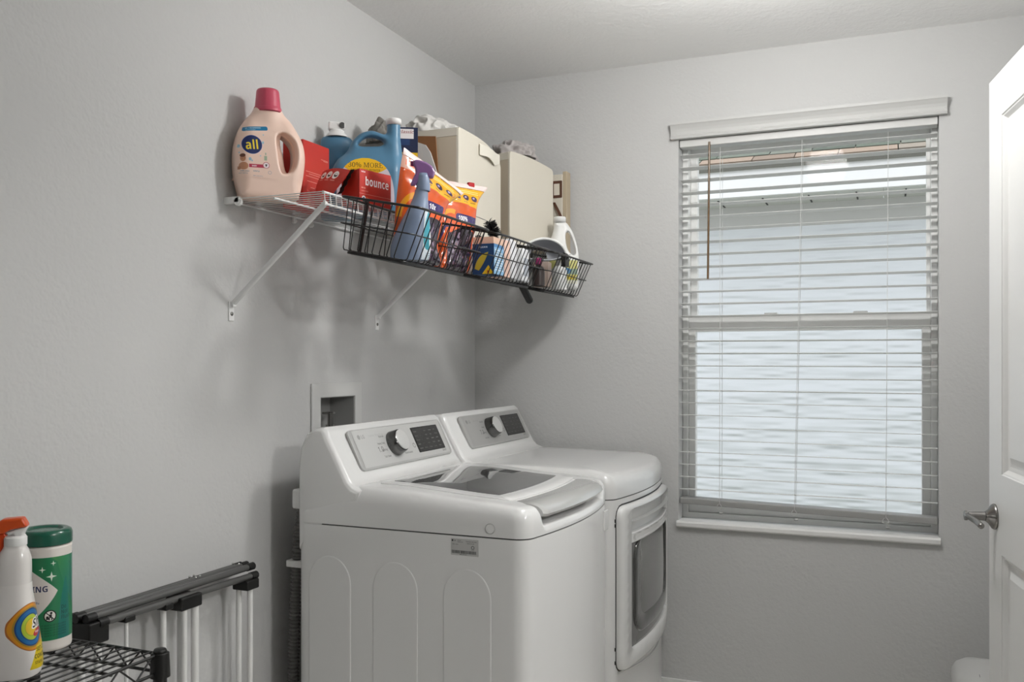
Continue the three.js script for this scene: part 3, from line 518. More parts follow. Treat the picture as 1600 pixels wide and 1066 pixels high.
function bracket(z, label) {
  const t = thing('shelf_bracket', label, 'shelf bracket', [0, 0, z]);
  const a = V(0.008, 1.474, 0), b = V(SX - 0.002, SY - 0.022, 0), d = V().subVectors(b, a), L = d.length();
  const g = new RoundedBoxGeometry(0.013, L, 0.013, 2, 0.004); g.applyQuaternion(new THREE.Quaternion().setFromUnitVectors(up, d.normalize())); g.translate((a.x + b.x) / 2, (a.y + b.y) / 2, 0);
  part('strut', g, mWhiteWire, t);
  part('foot_plate', join([box(0, 0.0035, 1.428, 1.480, -0.0105, 0.0105, 0.0015), box(0.001, 0.014, 1.466, 1.480, -0.007, 0.007, 0.002)]), mWhiteWire, t);
  part('screw', new THREE.SphereGeometry(0.0055, 14, 8).scale(0.5, 1, 1).translate(0.004, 1.447, 0), mNickel, t);
}
bracket(1.545, 'white diagonal shelf bracket at the open left end of the wire shelf');
bracket(0.80, 'white diagonal shelf bracket behind the row of black baskets');

// ---------------------------------------------------------------- three black wire baskets hooked on the shelf front
const BT = rad(-11.2);                                          // they sag forward
function basket(z0, z1, label, ns = 9, turn = 0) {
  const w = z1 - z0, t = thing('wire_basket', label, 'basket', [0.3175, SY - 0.001, (z0 + z1) / 2], turn, 'black wire baskets on the shelf front');
  const s = new THREE.Group(); // tilt is applied to every part through its own matrix
  const Q = new THREE.Quaternion().setFromAxisAngle(V(0, 0, 1), BT), R = (x, y, z) => V(x, y, z).applyQuaternion(Q);
  const D = 0.236, hh = 0.134, hw = w / 2, fb = 0.005, tx = D - 0.030;                    // depth at the rim, height, half width, inset at the base
  const rect = (x0, x1, y, k, rr) => rrPts(x0, x1, -k, k, rr, 0.03).map(([x, z]) => R(x, y, z));
  const loop = (pts, r) => new THREE.TubeGeometry(new THREE.CatmullRomCurve3(pts, true, 'catmullrom', 0.3), pts.length * 3, r, 8, true);
  part('rim', loop(rect(0, D, 0, hw, 0.018), 0.0034), mBlackWire, t);
  part('middle_wire', loop(rect(0.006, D - 0.013, -hh * 0.5, hw - fb * 0.5, 0.016), 0.0018), mBlackWire, t);
  const x0 = 0.010, x1 = tx, zb = hw - fb;
  const bend = 0.005;
  const n = Math.round(w / 0.030);
  for (let i = 1; i < n; i++) { const f = i / n * 2 - 1; part('wire', poly([...(i % 3 ? [R(x0 + bend, -hh, f * zb)] : [R(0.001, 0, f * hw), R(x0, -hh + bend, f * zb), R(x0 + bend, -hh, f * zb)]), R(x1 - bend, -hh, f * zb), R(x1, -hh + bend, f * zb), R(D - 0.001, 0, f * hw)], 0.0015, 6), mBlackWire, t); }
  for (let i = 1; i < ns; i++) { const f = i / ns; const a = lerp(0, D, f), b = lerp(x0, x1, f); part('wire', poly([R(a, 0, hw), R(b, -hh + bend, zb), R(b, -hh, zb - bend), R(b, -hh, -zb + bend), R(b, -hh + bend, -zb), R(a, 0, -hw)], 0.0015, 6), mBlackWire, t); }
  const rail = rrPts(x0 + 0.012, x1 - 0.006, -zb + 0.03, zb - 0.022, 0.02, 0.03).map(([x, z]) => [x, z]);
  const rs = shapeOf(rail); rs.holes.push(new THREE.Path(rrPts(x0 + 0.034, x1 - 0.028, -zb + 0.052, zb - 0.044, 0.012, 0.03).map(([x, y]) => new THREE.Vector2(x, y))));
  const rg = extr(rs, 0.004, { bevelEnabled: true, bevelSize: 0.003, bevelThickness: 0.002, bevelOffset: -0.003, bevelSegments: 2 }).rotateX(PI / 2).translate(0, -hh - 0.003, 0).applyQuaternion(Q);
  part('base_runner', rg, mBlackPlastic, t, 'black plastic runner under the basket');
  for (const f of [-0.62, 0.42]) { const g = join([box(-0.0005, 0.003, -hh, 0.004, f * hw - 0.006, f * hw + 0.006, 0.001).translate(0.004, 0, 0).applyQuaternion(Q), box(-0.009, 0.006, 0.0045, 0.0075, f * hw - 0.006, f * hw + 0.006, 0.001).applyQuaternion(Q)]); part('hook_strap', g, mBlackPlastic, t); }
  return t;
}
basket(1.075, 1.505, 'left black wire basket holding a spray bottle and orange pouches');
basket(0.565, 1.010, 'middle black wire basket holding a dark blue box', 5);
basket(0.075, 0.500, 'right black wire basket holding a white jug by the window wall', 5);
const floorAt = (x) => SY - 0.001 + (x - 0.3105) * Math.tan(BT) - 0.134 / cos(BT) + 0.0035;       // top of a basket's bottom wires

// ---------------------------------------------------------------- pink detergent bottle
{
  const t = thing('detergent_bottle', 'large pale pink detergent bottle with a raspberry red cap', 'bottle', [0.083, SY + 0.004, 1.493], rad(49));
  const k = 0.000322, X = (x) => (x - 366) * k, Y = (y) => (1018 - y) * k * 0.965;
  const out = outline([[170, 1018], [118, 950], [88, 850], [76, 700], [84, 570], [118, 440], [172, 345], [228, 278], [280, 235], [430, 235], [488, 275], [545, 330], [604, 430], [642, 530], [656, 640], [646, 770], [628, 890], [600, 975], [560, 1018]].map(([x, y]) => [X(x), Y(y)]), 84, 0.4);
  const hol = outline([[462, 462], [515, 488], [556, 550], [564, 640], [549, 725], [515, 772], [494, 735], [480, 640], [458, 540]].map(([x, y]) => [X(x), Y(y)]), 40);
  const rec = outline([[405, 500], [440, 455], [500, 470], [555, 540], [567, 640], [550, 735], [505, 790], [455, 800], [430, 740], [412, 620]].map(([x, y]) => [X(x), Y(y)]), 40);
  const so = sdPoly(out), sh = sdPoly(hol), sr = sdPoly(rec);
  const f = (x, y, z) => {
    const d = so(x, y), puff = 0.050 * (0.86 + 0.14 * sin(clamp(y / 0.2, 0, 1) * PI)) * (1 - 0.45 * sst(y, 0.16, 0.235));
    let v = round2(d, z, puff, min(lerp(0.014, 0.034, sst(y, 0, 0.05)), puff * 0.8));
    v = smin(v, cyl(x, y, z, X(360), 0, 0.032, 0.19, 0.239), 0.02);
    v = smax(v, -max(sr(x, y), 0.018 - abs(z)), 0.008);                       // thumb recess
    v = smax(v, -sh(x, y), 0.012);
    const hs = max(abs(sh(x, y) - 0.0) - 0.0, 0);
    return max(v, -y + 0.0005);
  };
  const mb = M(0xf5d6c5, 0.38);
  part('body', sdfMesh(f, [-0.102, -0.006, -0.054], [0.102, 0.258, 0.054], 0.0026), mb, t);
  const cap = part('cap', lathe([[0, 0.306], [0.027, 0.306], [0.0295, 0.303], [0.0305, 0.297], [0.034, 0.258], [0.0362, 0.2565], [0.0372, 0.248], [0.0372, 0.243], [0, 0.243]], 48).translate(X(360), -0.0095, 0), M(0xcb4f66, 0.3), t, 'raspberry red screw cap');
  const lx0 = X(82), lx1 = X(380), ly0 = Y(858), ly1 = Y(400);
  part('label', projPatch(f, (u, v) => { const y = lerp(ly0, ly1, v); return [lerp(max(lx0, X(84) + 0.0 + max(0, y - Y(640)) * 0.28), lx1, u), y]; }, 0.06, 24, 30, 0.0006, (x, y) => [(x - lx0) / (lx1 - lx0), (y - ly0) / (ly1 - ly0)]), M(0xffffff, 0.38, { map: canvasTex(596, 916, (g, w, h) => {
    g.fillStyle = '#f5d6c5'; g.fillRect(0, 0, w, h);
    const r = (x) => (x - 100) * 2, q = (y) => (y - 400) * 2;
    g.save(); g.translate(r(250), q(442)); g.rotate(-0.11); g.fillStyle = '#1f7fae'; g.beginPath(); g.roundRect(-200, -40, 400, 74, 26); g.fill(); g.fillStyle = '#dff0f6'; g.font = 'bold 23px sans-serif'; g.fillText('NO. 1 RECOMMENDED', -150, -6); g.font = '19px sans-serif'; g.fillText('by dermatologists', -150, 20); g.restore();
    g.fillStyle = '#9fc6d6'; for (const [x, y, s] of [[122, 598, 22], [312, 492, 9], [308, 558, 17], [288, 672, 9], [206, 706, 22], [126, 654, 9], [222, 718, 12]]) { g.beginPath(); g.ellipse(r(x), q(y), s, s * 1.3, 0, 0, 7); g.fill(); }
    g.fillStyle = '#1c2c63'; g.beginPath(); g.arc(r(222), q(582), 156, 0, 7); g.fill(); g.lineWidth = 6; g.strokeStyle = '#2f57a8'; g.stroke();
    g.save(); g.translate(r(222), q(588)); g.rotate(-0.1); g.font = 'bold 200px sans-serif'; g.textAlign = 'center'; g.scale(0.92, 1.08); g.fillStyle = '#f3d838'; g.fillText('all', 0, 62); g.restore();
    // small print of a bare baby leaning on the banner
    g.fillStyle = '#c98e6c'; g.beginPath(); g.ellipse(r(152), q(700), 42, 56, 0, 0, 7); g.fill(); g.beginPath(); g.ellipse(r(158), q(765), 70, 62, 0, 0, 7); g.fill(); g.fillStyle = '#6d4230'; g.beginPath(); g.ellipse(r(150), q(678), 42, 30, -0.1, 0, 7); g.fill(); g.fillStyle = '#5b3626'; g.beginPath(); g.arc(r(146), q(704), 5, 0, 7); g.arc(r(162), q(702), 5, 0, 7); g.fill(); g.fillStyle = '#b97d5c'; g.fillRect(r(116), q(770), 40, 50);
    g.save(); g.translate(r(198), q(760)); g.rotate(-0.03); g.fillStyle = '#b8354f'; g.fillRect(0, -26, 250, 56); g.fillStyle = '#fff'; g.font = 'bold 32px sans-serif'; g.fillText('BABY', 44, 14); g.restore();
    g.fillStyle = '#f5e6e6'; g.beginPath(); g.arc(r(334), q(748), 50, 0, 7); g.fill(); g.lineWidth = 8; g.strokeStyle = '#b8354f'; g.stroke(); g.fillStyle = '#333'; g.beginPath(); g.moveTo(r(325), q(740)); g.lineTo(r(344), q(740)); g.lineTo(r(334), q(764)); g.fill();
    g.fillStyle = '#a5b59a'; g.fillRect(r(318), q(670), 44, 76); g.fillRect(r(325), q(642), 18, 40);
    g.fillStyle = '#7f8fa6'; g.font = 'bold 26px sans-serif'; g.fillText('110% more', r(132), q(812)); g.font = '22px sans-serif'; g.fillText('stain fighting', r(124), q(828)); g.font = 'bold 28px sans-serif'; g.fillText('GENTLE', r(230), q(808)); g.font = '22px sans-serif'; g.fillText('88 FL OZ (2.6 L)', r(232), q(846)); g.beginPath(); g.arc(r(364), q(806), 26, 0, 7); g.lineWidth = 4; g.strokeStyle = '#7f8fa6'; g.stroke();
  }) }), t, 'printed front label');
}
// ---------------------------------------------------------------- red cartons
const mRed = M(0xc22a1c, 0.42), mRedDark = M(0xa32016, 0.45);
{
  const t = thing('red_carton', 'tall plain red carton standing between the pink bottle and the wall', 'box', [0.086, SY + 0.0035, 1.326]);
  part('carton', box(-0.034, 0.034, 0, 0.187, -0.063, 0.063, 0.001), mRed, t);
  part('side_print', grid((u, v) => V(0.0345, lerp(0.002, 0.185, v), lerp(0.062, -0.062, u)), 1, 1), M(0xffffff, 0.42, { map: canvasTex(440, 510, (g, w, h) => {
    g.fillStyle = '#c22a1c'; g.fillRect(0, 0, w, h); g.fillStyle = '#e8a79a'; for (const [y, x, l] of [[104, 300, 120], [112, 340, 80], [232, 40, 360], [248, 90, 320], [268, 40, 380], [306, 60, 370], [352, 120, 200]]) g.fillRect(x, y, l, 4);
    g.font = '18px sans-serif'; g.fillText('120 sheets', 330, 200); for (let i = 0; i < 6; i++) g.fillText(['dryer', 'sheets', 'outdoor', 'fresh', 'static', 'control'][i], 60, 390 + i * 18); g.fillStyle = '#a32016'; g.fillRect(190, 350, 110, 160);
  }) }), t);
}
{
  const t = thing('dryer_sheet_box', 'torn-open red dryer sheet box with a hanging flap and white lettering', 'box', [0.264, SY + 0.0035, 1.290], rad(-13));
  const x0 = -0.034, x1 = 0.034, h = 0.098, z0 = -0.062, z1 = 0.064, th = 0.0012;
  part('carton', join([box(x1 - th, x1, 0, h, z0, z1), box(x0, x0 + th, 0, h, z0, z1), box(x0, x1, 0, th, z0, z1), box(x0, x1, 0, h, z0, z0 + th), box(x0, x1, 0, h * 0.98, z1 - th, z1), box(x0, x1, h - th, h, z0, z1 - 0.05)]), mRed, t);
  part('front_print', grid((u, v) => V(x1 + 0.0005, lerp(0.001, h - 0.001, v), lerp(z1 - 0.001, z0 + 0.001, u)), 1, 1), M(0xffffff, 0.42, { map: canvasTex(520, 380, (g, w, hh) => {
    g.fillStyle = '#c22a1c'; g.fillRect(0, 0, w, hh); g.fillStyle = '#fff'; g.font = 'bold 118px sans-serif'; g.save(); g.scale(0.95, 1.1); g.fillText('bounce', 95, 150); g.restore(); g.font = 'bold 26px sans-serif'; g.fillText('● value', 10, 30); g.fillStyle = '#f0b9a8'; g.font = 'bold 22px sans-serif'; g.fillText('DRYER', 30, 205); g.font = '18px sans-serif'; g.fillText('outdoor fresh', 30, 236); g.fillRect(0, 262, w, 3);
    g.fillStyle = '#e9e6e2'; g.beginPath(); g.arc(70, 316, 34, 0, 7); g.fill(); g.fillStyle = '#2b3f7c'; g.beginPath(); g.arc(70, 316, 20, 0, 7); g.fill(); g.fillStyle = '#e06a3a'; g.beginPath(); g.moveTo(112, 288); g.lineTo(190, 316); g.lineTo(112, 346); g.fill(); g.fillStyle = '#f3c9be'; g.font = '22px sans-serif'; g.fillText('160 SHEETS', 330, 326); g.font = '16px sans-serif'; g.fillText('6.4 x 9 in', 350, 350);
  }) }), t);
  // torn flap hanging out to the left of the end, jagged along its right edge
  const fl = (u, v) => { const jag = 0.004 * abs(((v * 9) % 1) - 0.5); const xr = lerp(0.012 - 0.036 * v * v, 0.012, 0) + jag, xl = lerp(-0.094, -0.088, v); return V(lerp(xl, xr, u), lerp(0.093 + 0.010 * (1 - u), 0.022 + 0.018 * (1 - u), v) + 0.006 * sin(u * PI) * (1 - v), z1 + 0.012 + 0.035 * sin(v * 1.4) + 0.006 * sin(u * 3)); };
  part('torn_flap', slab((u, v) => fl(u, 1 - v), 18, 22, 0.0011), mRed, t);
  part('flap_print', grid((u, v) => fl(lerp(0.04, 0.80, u), lerp(0.56, 0.10, v)).add(V(0, 0, 0.0009)), 14, 8), M(0xffffff, 0.45, { map: canvasTex(300, 120, (g, w, hh) => {
    g.fillStyle = '#c22a1c'; g.fillRect(0, 0, w, hh); [52, 150, 246].forEach((x) => { g.fillStyle = '#f5f2f0'; g.beginPath(); g.ellipse(x, 46, 40, 40, 0, 0, 7); g.fill(); g.fillStyle = '#222'; g.beginPath(); g.ellipse(x + 4, 48, 24, 19, 0, 0, 7); g.fill(); g.fillStyle = '#f5f2f0'; g.beginPath(); g.ellipse(x + 6, 40, 17, 9, 0, 0, 7); g.fill(); g.fillStyle = '#e6b5a8'; g.fillRect(x - 34, 98, 62, 6); });
  }) }), t);
  part('torn_edge', slab((u, v) => V(lerp(0.004, 0.020, u + 0.15 * sin(v * 23)) - 0.030 * v, lerp(h - 0.002, 0.03, v), z1 + 0.004 + 0.018 * v), 4, 18, 0.001), M(0x1d0d0a, 0.9), t);
}
// ---------------------------------------------------------------- blue jug with a spout
const mBlue = M(0x50809f, 0.36);
{
  const t = thing('softener_jug', 'large blue softener jug with an arched handle and a white-capped spout', 'jug', [0.178, SY + 0.004, 1.152], rad(33));
  const k = 0.00199, X = (x) => (x - 573) * k, Y = (y) => (333 - y) * k;
  const out = outline([[540, 333], [524, 325], [518, 300], [520, 272], [530, 250], [544, 236], [552, 220], [564, 208], [580, 203], [595, 207], [606, 214], [618, 222], [624, 250], [623, 285], [618, 318], [606, 333], [575, 333]].map(([x, y]) => [X(x), Y(y)]), 72, 0.4);
  const hol = outline([[560, 225], [568, 216], [580, 212.5], [592, 215], [599, 221], [594, 226], [580, 227.5], [566, 228]].map(([x, y]) => [X(x), Y(y)]), 32);
  const so = sdPoly(out), sh = sdPoly(hol);
  const f = (x, y, z) => {
    const puff = 0.050 * (1 - 0.58 * sst(y, 0.13, 0.215));
    let v = round2(so(x, y), z, puff, min(0.026, puff * 0.85));
    v = smin(v, cyl(x, y, z, X(613.5), 0, lerp(0.024, 0.020, sst(y, 0.15, 0.25)), 0.05, Y(192.5)), 0.022);
    v = smax(v, -sh(x, y), 0.014);
    return max(v, -y + 0.0005);
  };
  part('body', sdfMesh(f, [-0.118, -0.006, -0.058], [0.118, 0.288, 0.058], 0.0029), mBlue, t);
  part('cap', lathe([[0, 0.019], [0.0215, 0.019], [0.0235, 0.017], [0.0238, 0], [0, 0]], 36).translate(X(613.5), Y(193), 0), mWhitePlastic, t, 'white screw cap');
  const cx = X(571), y0 = Y(318), rx = 0.084, ry = Y(248) - Y(318);
  part('label', projPatch(f, (u, v) => { const y = v * 0.995; return [cx + rx * (2 * u - 1) * sqrt(1 - y * y * y), y0 + ry * y]; }, 0.07, 30, 26, 0.0006, (x, y) => [(x - cx) / rx / 2 + 0.5, (y - y0) / ry]), M(0xffffff, 0.4, { map: canvasTex(640, 520, (g, w, h) => {
    g.fillStyle = '#d9d5df'; g.fillRect(0, 0, w, h); g.fillStyle = '#eebd14'; g.beginPath(); g.ellipse(w / 2, 0, 300, 190, 0, 0, PI * 2); g.fill();
    g.fillStyle = '#3d3413'; g.textAlign = 'center'; g.font = '74px serif'; g.fillText('30% MORE', w / 2, 112); g.font = '34px serif'; g.fillText('SOFTENING POWER', w / 2, 156); g.fillStyle = '#8a76b5'; g.font = 'italic 40px serif'; g.fillText('infusions', 500, 262);
    g.strokeStyle = '#5a6472'; g.lineWidth = 6; g.beginPath(); g.arc(310, 330, 60, PI, 0); g.stroke();
  }) }), t, 'domed paper label with a yellow top');
}
{
  const t = thing('blue_bottle', 'blue bottle with a white flip cap behind the red cartons', 'bottle', [0.060, SY + 0.004, 1.132], rad(35));
  const body = lathe([[0, 0], [0.040, 0], [0.044, 0.004], [0.0455, 0.02], [0.0455, 0.236], [0.0435, 0.247], [0.038, 0.2535], [0.034, 0.2545], [0.0, 0.2545]], 44); body.scale(1.08, 1, 0.58);
  part('body', body, mBlue, t);
  const hd = 0.013;
  part('cap', join([lathe([[0.034, 0.241], [0.034, 0.244], [0.026, 0.252], [0.022, 0.258], [0.022, 0.262], [0.019, 0.264], [0, 0.264]], 36).translate(0, hd, 0), box(-0.026, 0.012, 0.262 + hd, 0.288 + hd, -0.016, 0.016, 0.006), new THREE.CylinderGeometry(0.012, 0.012, 0.022, 24).rotateX(PI / 2).translate(0.014, 0.276 + hd, 0.004)]), mWhitePlastic, t, 'white dosing cap');
  part('cap_opening', new THREE.CylinderGeometry(0.0095, 0.0095, 0.002, 24).rotateX(PI / 2).rotateY(0.3).translate(0.016, 0.276 + hd, 0.0158), M(0x3b3b3a, 0.7), t);
}
// ---------------------------------------------------------------- navy carton, papers, kraft board
{
  const t = thing('navy_carton', 'narrow navy blue carton with a yellow band beside the jug spout', 'box', [0.198, SY + 0.0035, 0.945], rad(30));
  part('carton', box(-0.036, 0.036, 0, 0.312, -0.022, 0.022, 0.001), M(0x1c2547, 0.4), t);
  part('front_print', grid((u, v) => V(lerp(-0.0355, 0.0355, u), lerp(0.001, 0.311, v), 0.0224), 1, 1), M(0xffffff, 0.4, { map: canvasTex(232, 1000, (g, w, h) => {
    g.fillStyle = '#1c2547'; g.fillRect(0, 0, w, h); g.fillStyle = '#ece6e6'; g.fillRect(0, 14, 190, 100); g.fillStyle = '#9c5f5f'; g.font = 'italic bold 46px serif'; g.fillText('classic', 34, 60); const gr = g.createLinearGradient(0, 120, 0, 240); g.fillStyle = '#25406f'; g.fillRect(0, 120, 150, 60); g.fillStyle = '#e3b71d'; g.fillRect(0, 256, w, 44); g.fillStyle = '#3a2f10'; g.font = 'bold 28px sans-serif'; g.fillText('80 CT BOX', 30, 288);
  }) }), t, 'printed front');
}
{
  const t = thing('paper_bundle', 'bundle of white papers with a slanted top behind the orange pouches', 'papers', [0, 0, 0]);
  const s = shapeOf([[0.150, SY + 0.002], [0.262, SY + 0.002], [0.262, 1.86], [0.246, 1.915], [0.214, 2.006], [0.196, 2.032], [0.150, 2.050]]);
  const sg = extr(s, 0.0035);
  for (let i = 0; i < 4; i++) { const o = part('sheet', sg, M([0xe9e6e2, 0xdedbd6, 0xf0eeea, 0xd9d6d2][i], 0.7), t); o.position.set(-0.011 * i + 0.02, -0.004 * i, 0.846 - i * 0.006); }
}
{
  const t = thing('kraft_board', 'brown cardboard sheet leaning on the side of the front storage bin', 'cardboard', [0, 0, 0]);
  part('sheet', extr(shapeOf([[0.11, SY + 0.002], [0.25, SY + 0.002], [0.2445, 1.91], [0.232, 2.068], [0.118, 2.08]]), 0.004).translate(0, 0, 0.806), M(0x8f623c, 0.75), t);
}
// ---------------------------------------------------------------- fabric storage bins
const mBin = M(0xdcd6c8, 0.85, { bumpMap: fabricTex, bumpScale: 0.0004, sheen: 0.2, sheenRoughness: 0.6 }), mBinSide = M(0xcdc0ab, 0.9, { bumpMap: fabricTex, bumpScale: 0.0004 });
function binBody(w, h, d, drop, p) {                              // front of an open fabric cube; its upper edge falls towards the far side
  const o = [[-w / 2, 0], [w / 2, 0]];
  for (let i = 0; i <= 40; i++) { const f = 1 - i / 40, e = min(f, 1 - f) * w, c = e < 0.009 ? 0.009 - sqrt(max(0, 0.009 ** 2 - (0.009 - e) ** 2)) : 0; o.push([(f - 0.5) * w, h - drop * f ** p - c]); }
  return shapeOf(o);
}
function bin(t, w, h, d, archR, p) {
  const m = new THREE.Matrix4().makeBasis(V(0, 0, -1), V(0, 1, 0), V(1, 0, 0));       // shape x -> -z, depth -> +x
  part('front_panel', extr(binBody(w, h, d, archR, p), 0.006, { bevelEnabled: true, bevelSize: 0.004, bevelThickness: 0.003, bevelOffset: -0.004, bevelSegments: 3 }).applyMatrix4(m).translate(-0.009, 0, 0), mBin, t);
  part('side_panel', box(-d, -0.008, 0, h - 0.004, w / 2 - 0.007, w / 2, 0.002), mBinSide, t);
  part('side_panel', box(-d, -0.008, 0, h - archR - 0.006, -w / 2, -w / 2 + 0.007, 0.002), mBinSide, t);
  part('back_panel', box(-d, -d + 0.007, 0, h - 0.01, -w / 2 + 0.007, w / 2 - 0.007, 0.002), mBinSide, t);
  part('bottom_panel', box(-d + 0.007, -0.009, 0, 0.006, -w / 2 + 0.007, w / 2 - 0.007, 0.001), mBinSide, t);
  part('hem', box(-d, -0.006, h - 0.03, h - 0.0025, w / 2 - 0.001, w / 2 + 0.0012, 0.0005), mBin, t);
}
{
  const t = thing('storage_bin', 'tall cream fabric storage bin with a tab handle nearest the jug', 'storage bin', [0.312, SY + 0.0035, 0.622]);
  bin(t, 0.352, 0.345, 0.285, 0.058, 4.5);
  const hm = M(0xe8e3d6, 0.8);
  const hp = (u, v) => { const z = lerp(0.020, -0.150, u), pull = 0.008 * sin(PI * clamp(u * 1.3, 0, 1)); return V(0.0035 + pull, 0.302 - 0.004 * u + lerp(-0.019, 0.019, v) + 0.012 * sin(u * 7) * (1 - v) * u, z); };
  part('tab_handle', slab((u, v) => hp(1 - u, v), 16, 4, 0.003), hm, t);
  part('handle_stitching', grid((u, v) => hp(lerp(0.55, 0.25, u), lerp(0.12, 0.92, v)).add(V(0.0012, 0, 0)), 4, 2), M(0xcdb79a, 0.9), t, 'tan stitched patch');
}
{
  const ang = Math.atan2(0.394 - 0.303, 0.35 - 0.1);
  const t = thing('storage_bin', 'plain cream fabric storage bin turned towards the room behind the white jug', 'storage bin', [0.3485, SY + 0.0035, 0.225], -ang, undefined);
  bin(t, 0.255, 0.362, 0.20, 0.034, 2);
}
{
  const t = thing('storage_bin', 'shallow cream basket with a brown framed tag and leather handle in the corner', 'storage bin', [0.400, SY + 0.0035, 0.05], 0);  // a full basket, built only a sliver deep beside the turned bin
  const h = 0.328; part('front_panel', box(-0.028, 0.020, 0, h - 0.012, 0.020, 0.027, 0.003), mBin, t); part('back_panel', box(-0.028, 0.026, 0, h - 0.02, -0.030, -0.024, 0.002), mBinSide, t);
  part('side_panel', box(-0.028, -0.022, 0, h - 0.02, -0.024, 0.020, 0.002), mBinSide, t);
  part('side_panel', box(0.018, 0.036, 0, h, -0.026, 0.020, 0.003), M(0xb9ab93, 0.85), t);
  const mL = M(0x5a3a2a, 0.5);
  const s = shapeOf(rrPts(-0.026, 0.019, 0.222, 0.290, 0.003)); s.holes.push(new THREE.Path(rrPts(-0.016, 0.009, 0.233, 0.279, 0.002).map(([a, b]) => new THREE.Vector2(a, b))));
  part('tag_frame', extr(s, 0.002).translate(0, 0, 0.0275), mL, t, 'brown leather tag frame');
  part('tag_card', box(-0.017, 0.010, 0.232, 0.280, 0.0272, 0.0280), M(0xe9e2d3, 0.8), t);
  part('leather_handle', slab((u, v) => V(lerp(-0.016, 0.030, sin(u * PI * 0.5)) + lerp(-0.006, 0.006, v), 0.205 - 0.115 * u, 0.029 + 0.012 * sin(u * PI)), 18, 2, 0.0025), mL, t, 'brown leather handle');
}
// ---------------------------------------------------------------- cloths on top
const N3 = (() => { const T = Float32Array.from({ length: 4096 }, rnd), h = (i, j, k) => T[((i * 73) ^ (j * 199) ^ (k * 401)) & 4095]; return (x, y, z) => { const i = floor(x), j = floor(y), k = floor(z), a = sst(x - i, 0, 1), b = sst(y - j, 0, 1), c = sst(z - k, 0, 1); const L = lerp; return L(L(L(h(i, j, k), h(i + 1, j, k), a), L(h(i, j + 1, k), h(i + 1, j + 1, k), a), b), L(L(h(i, j, k + 1), h(i + 1, j, k + 1), a), L(h(i, j + 1, k + 1), h(i + 1, j + 1, k + 1), a), b), c); }; })();
function cloth(rx, ry, rz, sc, sd, fold = 0.3) {
  const g = new THREE.IcosahedronGeometry(1, 24), p = g.attributes.position;
  for (let i = 0; i < p.count; i++) {
    const x = p.getX(i), y = p.getY(i), z = p.getZ(i), n = N3(x * sc + sd, y * sc + 9, z * sc + sd * 2), rdg = 1 - abs(2 * N3(x * sc * 1.7 + 30 + sd, y * sc * 1.7, z * sc * 1.7) - 1), s = 0.72 + fold * n + fold * 0.8 * (rdg - 0.5);
    const q = Math.sign(y) * abs(y) ** 0.8; p.setXYZ(i, x * rx * s, max(q * ry * s, y < 0 ? -0.004 - 0.002 * n : -1), z * rz * s);
  }
  return weld(g);
}
const mCloth = (c) => M(c, 0.95, { bumpMap: fabricTex, bumpScale: 0.0005, sheen: 0.3, sheenRoughness: 0.7 });
part('folded_cloth', cloth(0.10, 0.075, 0.155, 2.6, 3, 0.34).translate(0.145, SY + 0.353, 0.63), mCloth(0xd8d6d2)); scene.children.at(-1).userData = { label: 'crumpled off-white cloth heaped on the front storage bin', category: 'cloth' };
part('folded_cloth', cloth(0.048, 0.075, 0.05, 2.2, 8, 0.3).translate(0.095, SY + 0.287, 0.925), mCloth(0x85827c)); scene.children.at(-1).userData = { label: 'dark grey cloth bundle showing behind the jug spout', category: 'cloth' };
part('folded_cloth', cloth(0.085, 0.06, 0.10, 2.8, 14, 0.4).translate(0.255, SY + 0.371, 0.20), mCloth(0xb9b3b1)); scene.children.at(-1).userData = { label: 'rumpled grey cloth heaped on the plain storage bin', category: 'cloth' };
part('cloth_stack', box(0.02, 0.155, SY + 0.004, SY + 0.285, 0.83, 0.955, 0.012), mCloth(0x8c8984)); scene.children.at(-1).userData = { label: 'folded grey linen stack hidden behind the navy carton', category: 'linen' };


// ---------------------------------------------------------------- things in the baskets
function pouch(t, PL, PR, Lc, Rc, thick, tex, name = 'pouch_film') {      // a flat bag between two plan points, with side outlines given as [along, height]
  const cl = new THREE.CatmullRomCurve3(Lc.map(([s, y]) => V(s, y, 0))), cr = new THREE.CatmullRomCurve3(Rc.map(([s, y]) => V(s, y, 0)));
  const nrm = V(PR[1] - PL[1], 0, -(PR[0] - PL[0])).normalize(); if (nrm.x + nrm.z < 0) nrm.negate();
  const S = (u, v, side) => {
    const a = cl.getPoint(v), b = cr.getPoint(v), s = lerp(a.x, b.x, u), y = lerp(a.y, b.y, u), e = 4 * u * (1 - u), bulge = side * thick * e ** 0.6 * (1 - v) ** 0.35 * (v < 0.06 ? sqrt(v / 0.06) : 1);
    const wr = 0.0055 * (N3(u * 7 + thick * 90, v * 9, 3) - 0.5) * (e > 0.02 ? 1 : 0) * sst(e, 0, 0.4) + 0.003 * sin(v * 40 + u * 9) * sst(v, 0.62, 0.7) * (1 - sst(v, 0.8, 0.9)) * e;
    return V(lerp(PL[0], PR[0], s), y, lerp(PL[1], PR[1], s)).addScaledVector(nrm, bulge + wr);
  };
  const film = M(0xffffff, 0.16, { map: tex, clearcoat: 0.8, clearcoatRoughness: 0.08 });
  const F1 = grid((u, v) => S(u, v, 1), 40, 56), B1 = grid((u, v) => S(1 - u, v, -1), 30, 30);
  part(name, F1, film, t); part('back_film', B1, M(0xd4571c, 0.3), t);
  part('zip_strip', slab((u, v) => S(u, lerp(0.925, 0.999, v), 1).addScaledVector(nrm, 0.0022), 30, 3, 0.0025), M(0xefd9d4, 0.3, { clearcoat: 0.5 }), t, 'pale pink zip strip');
  return S;
}
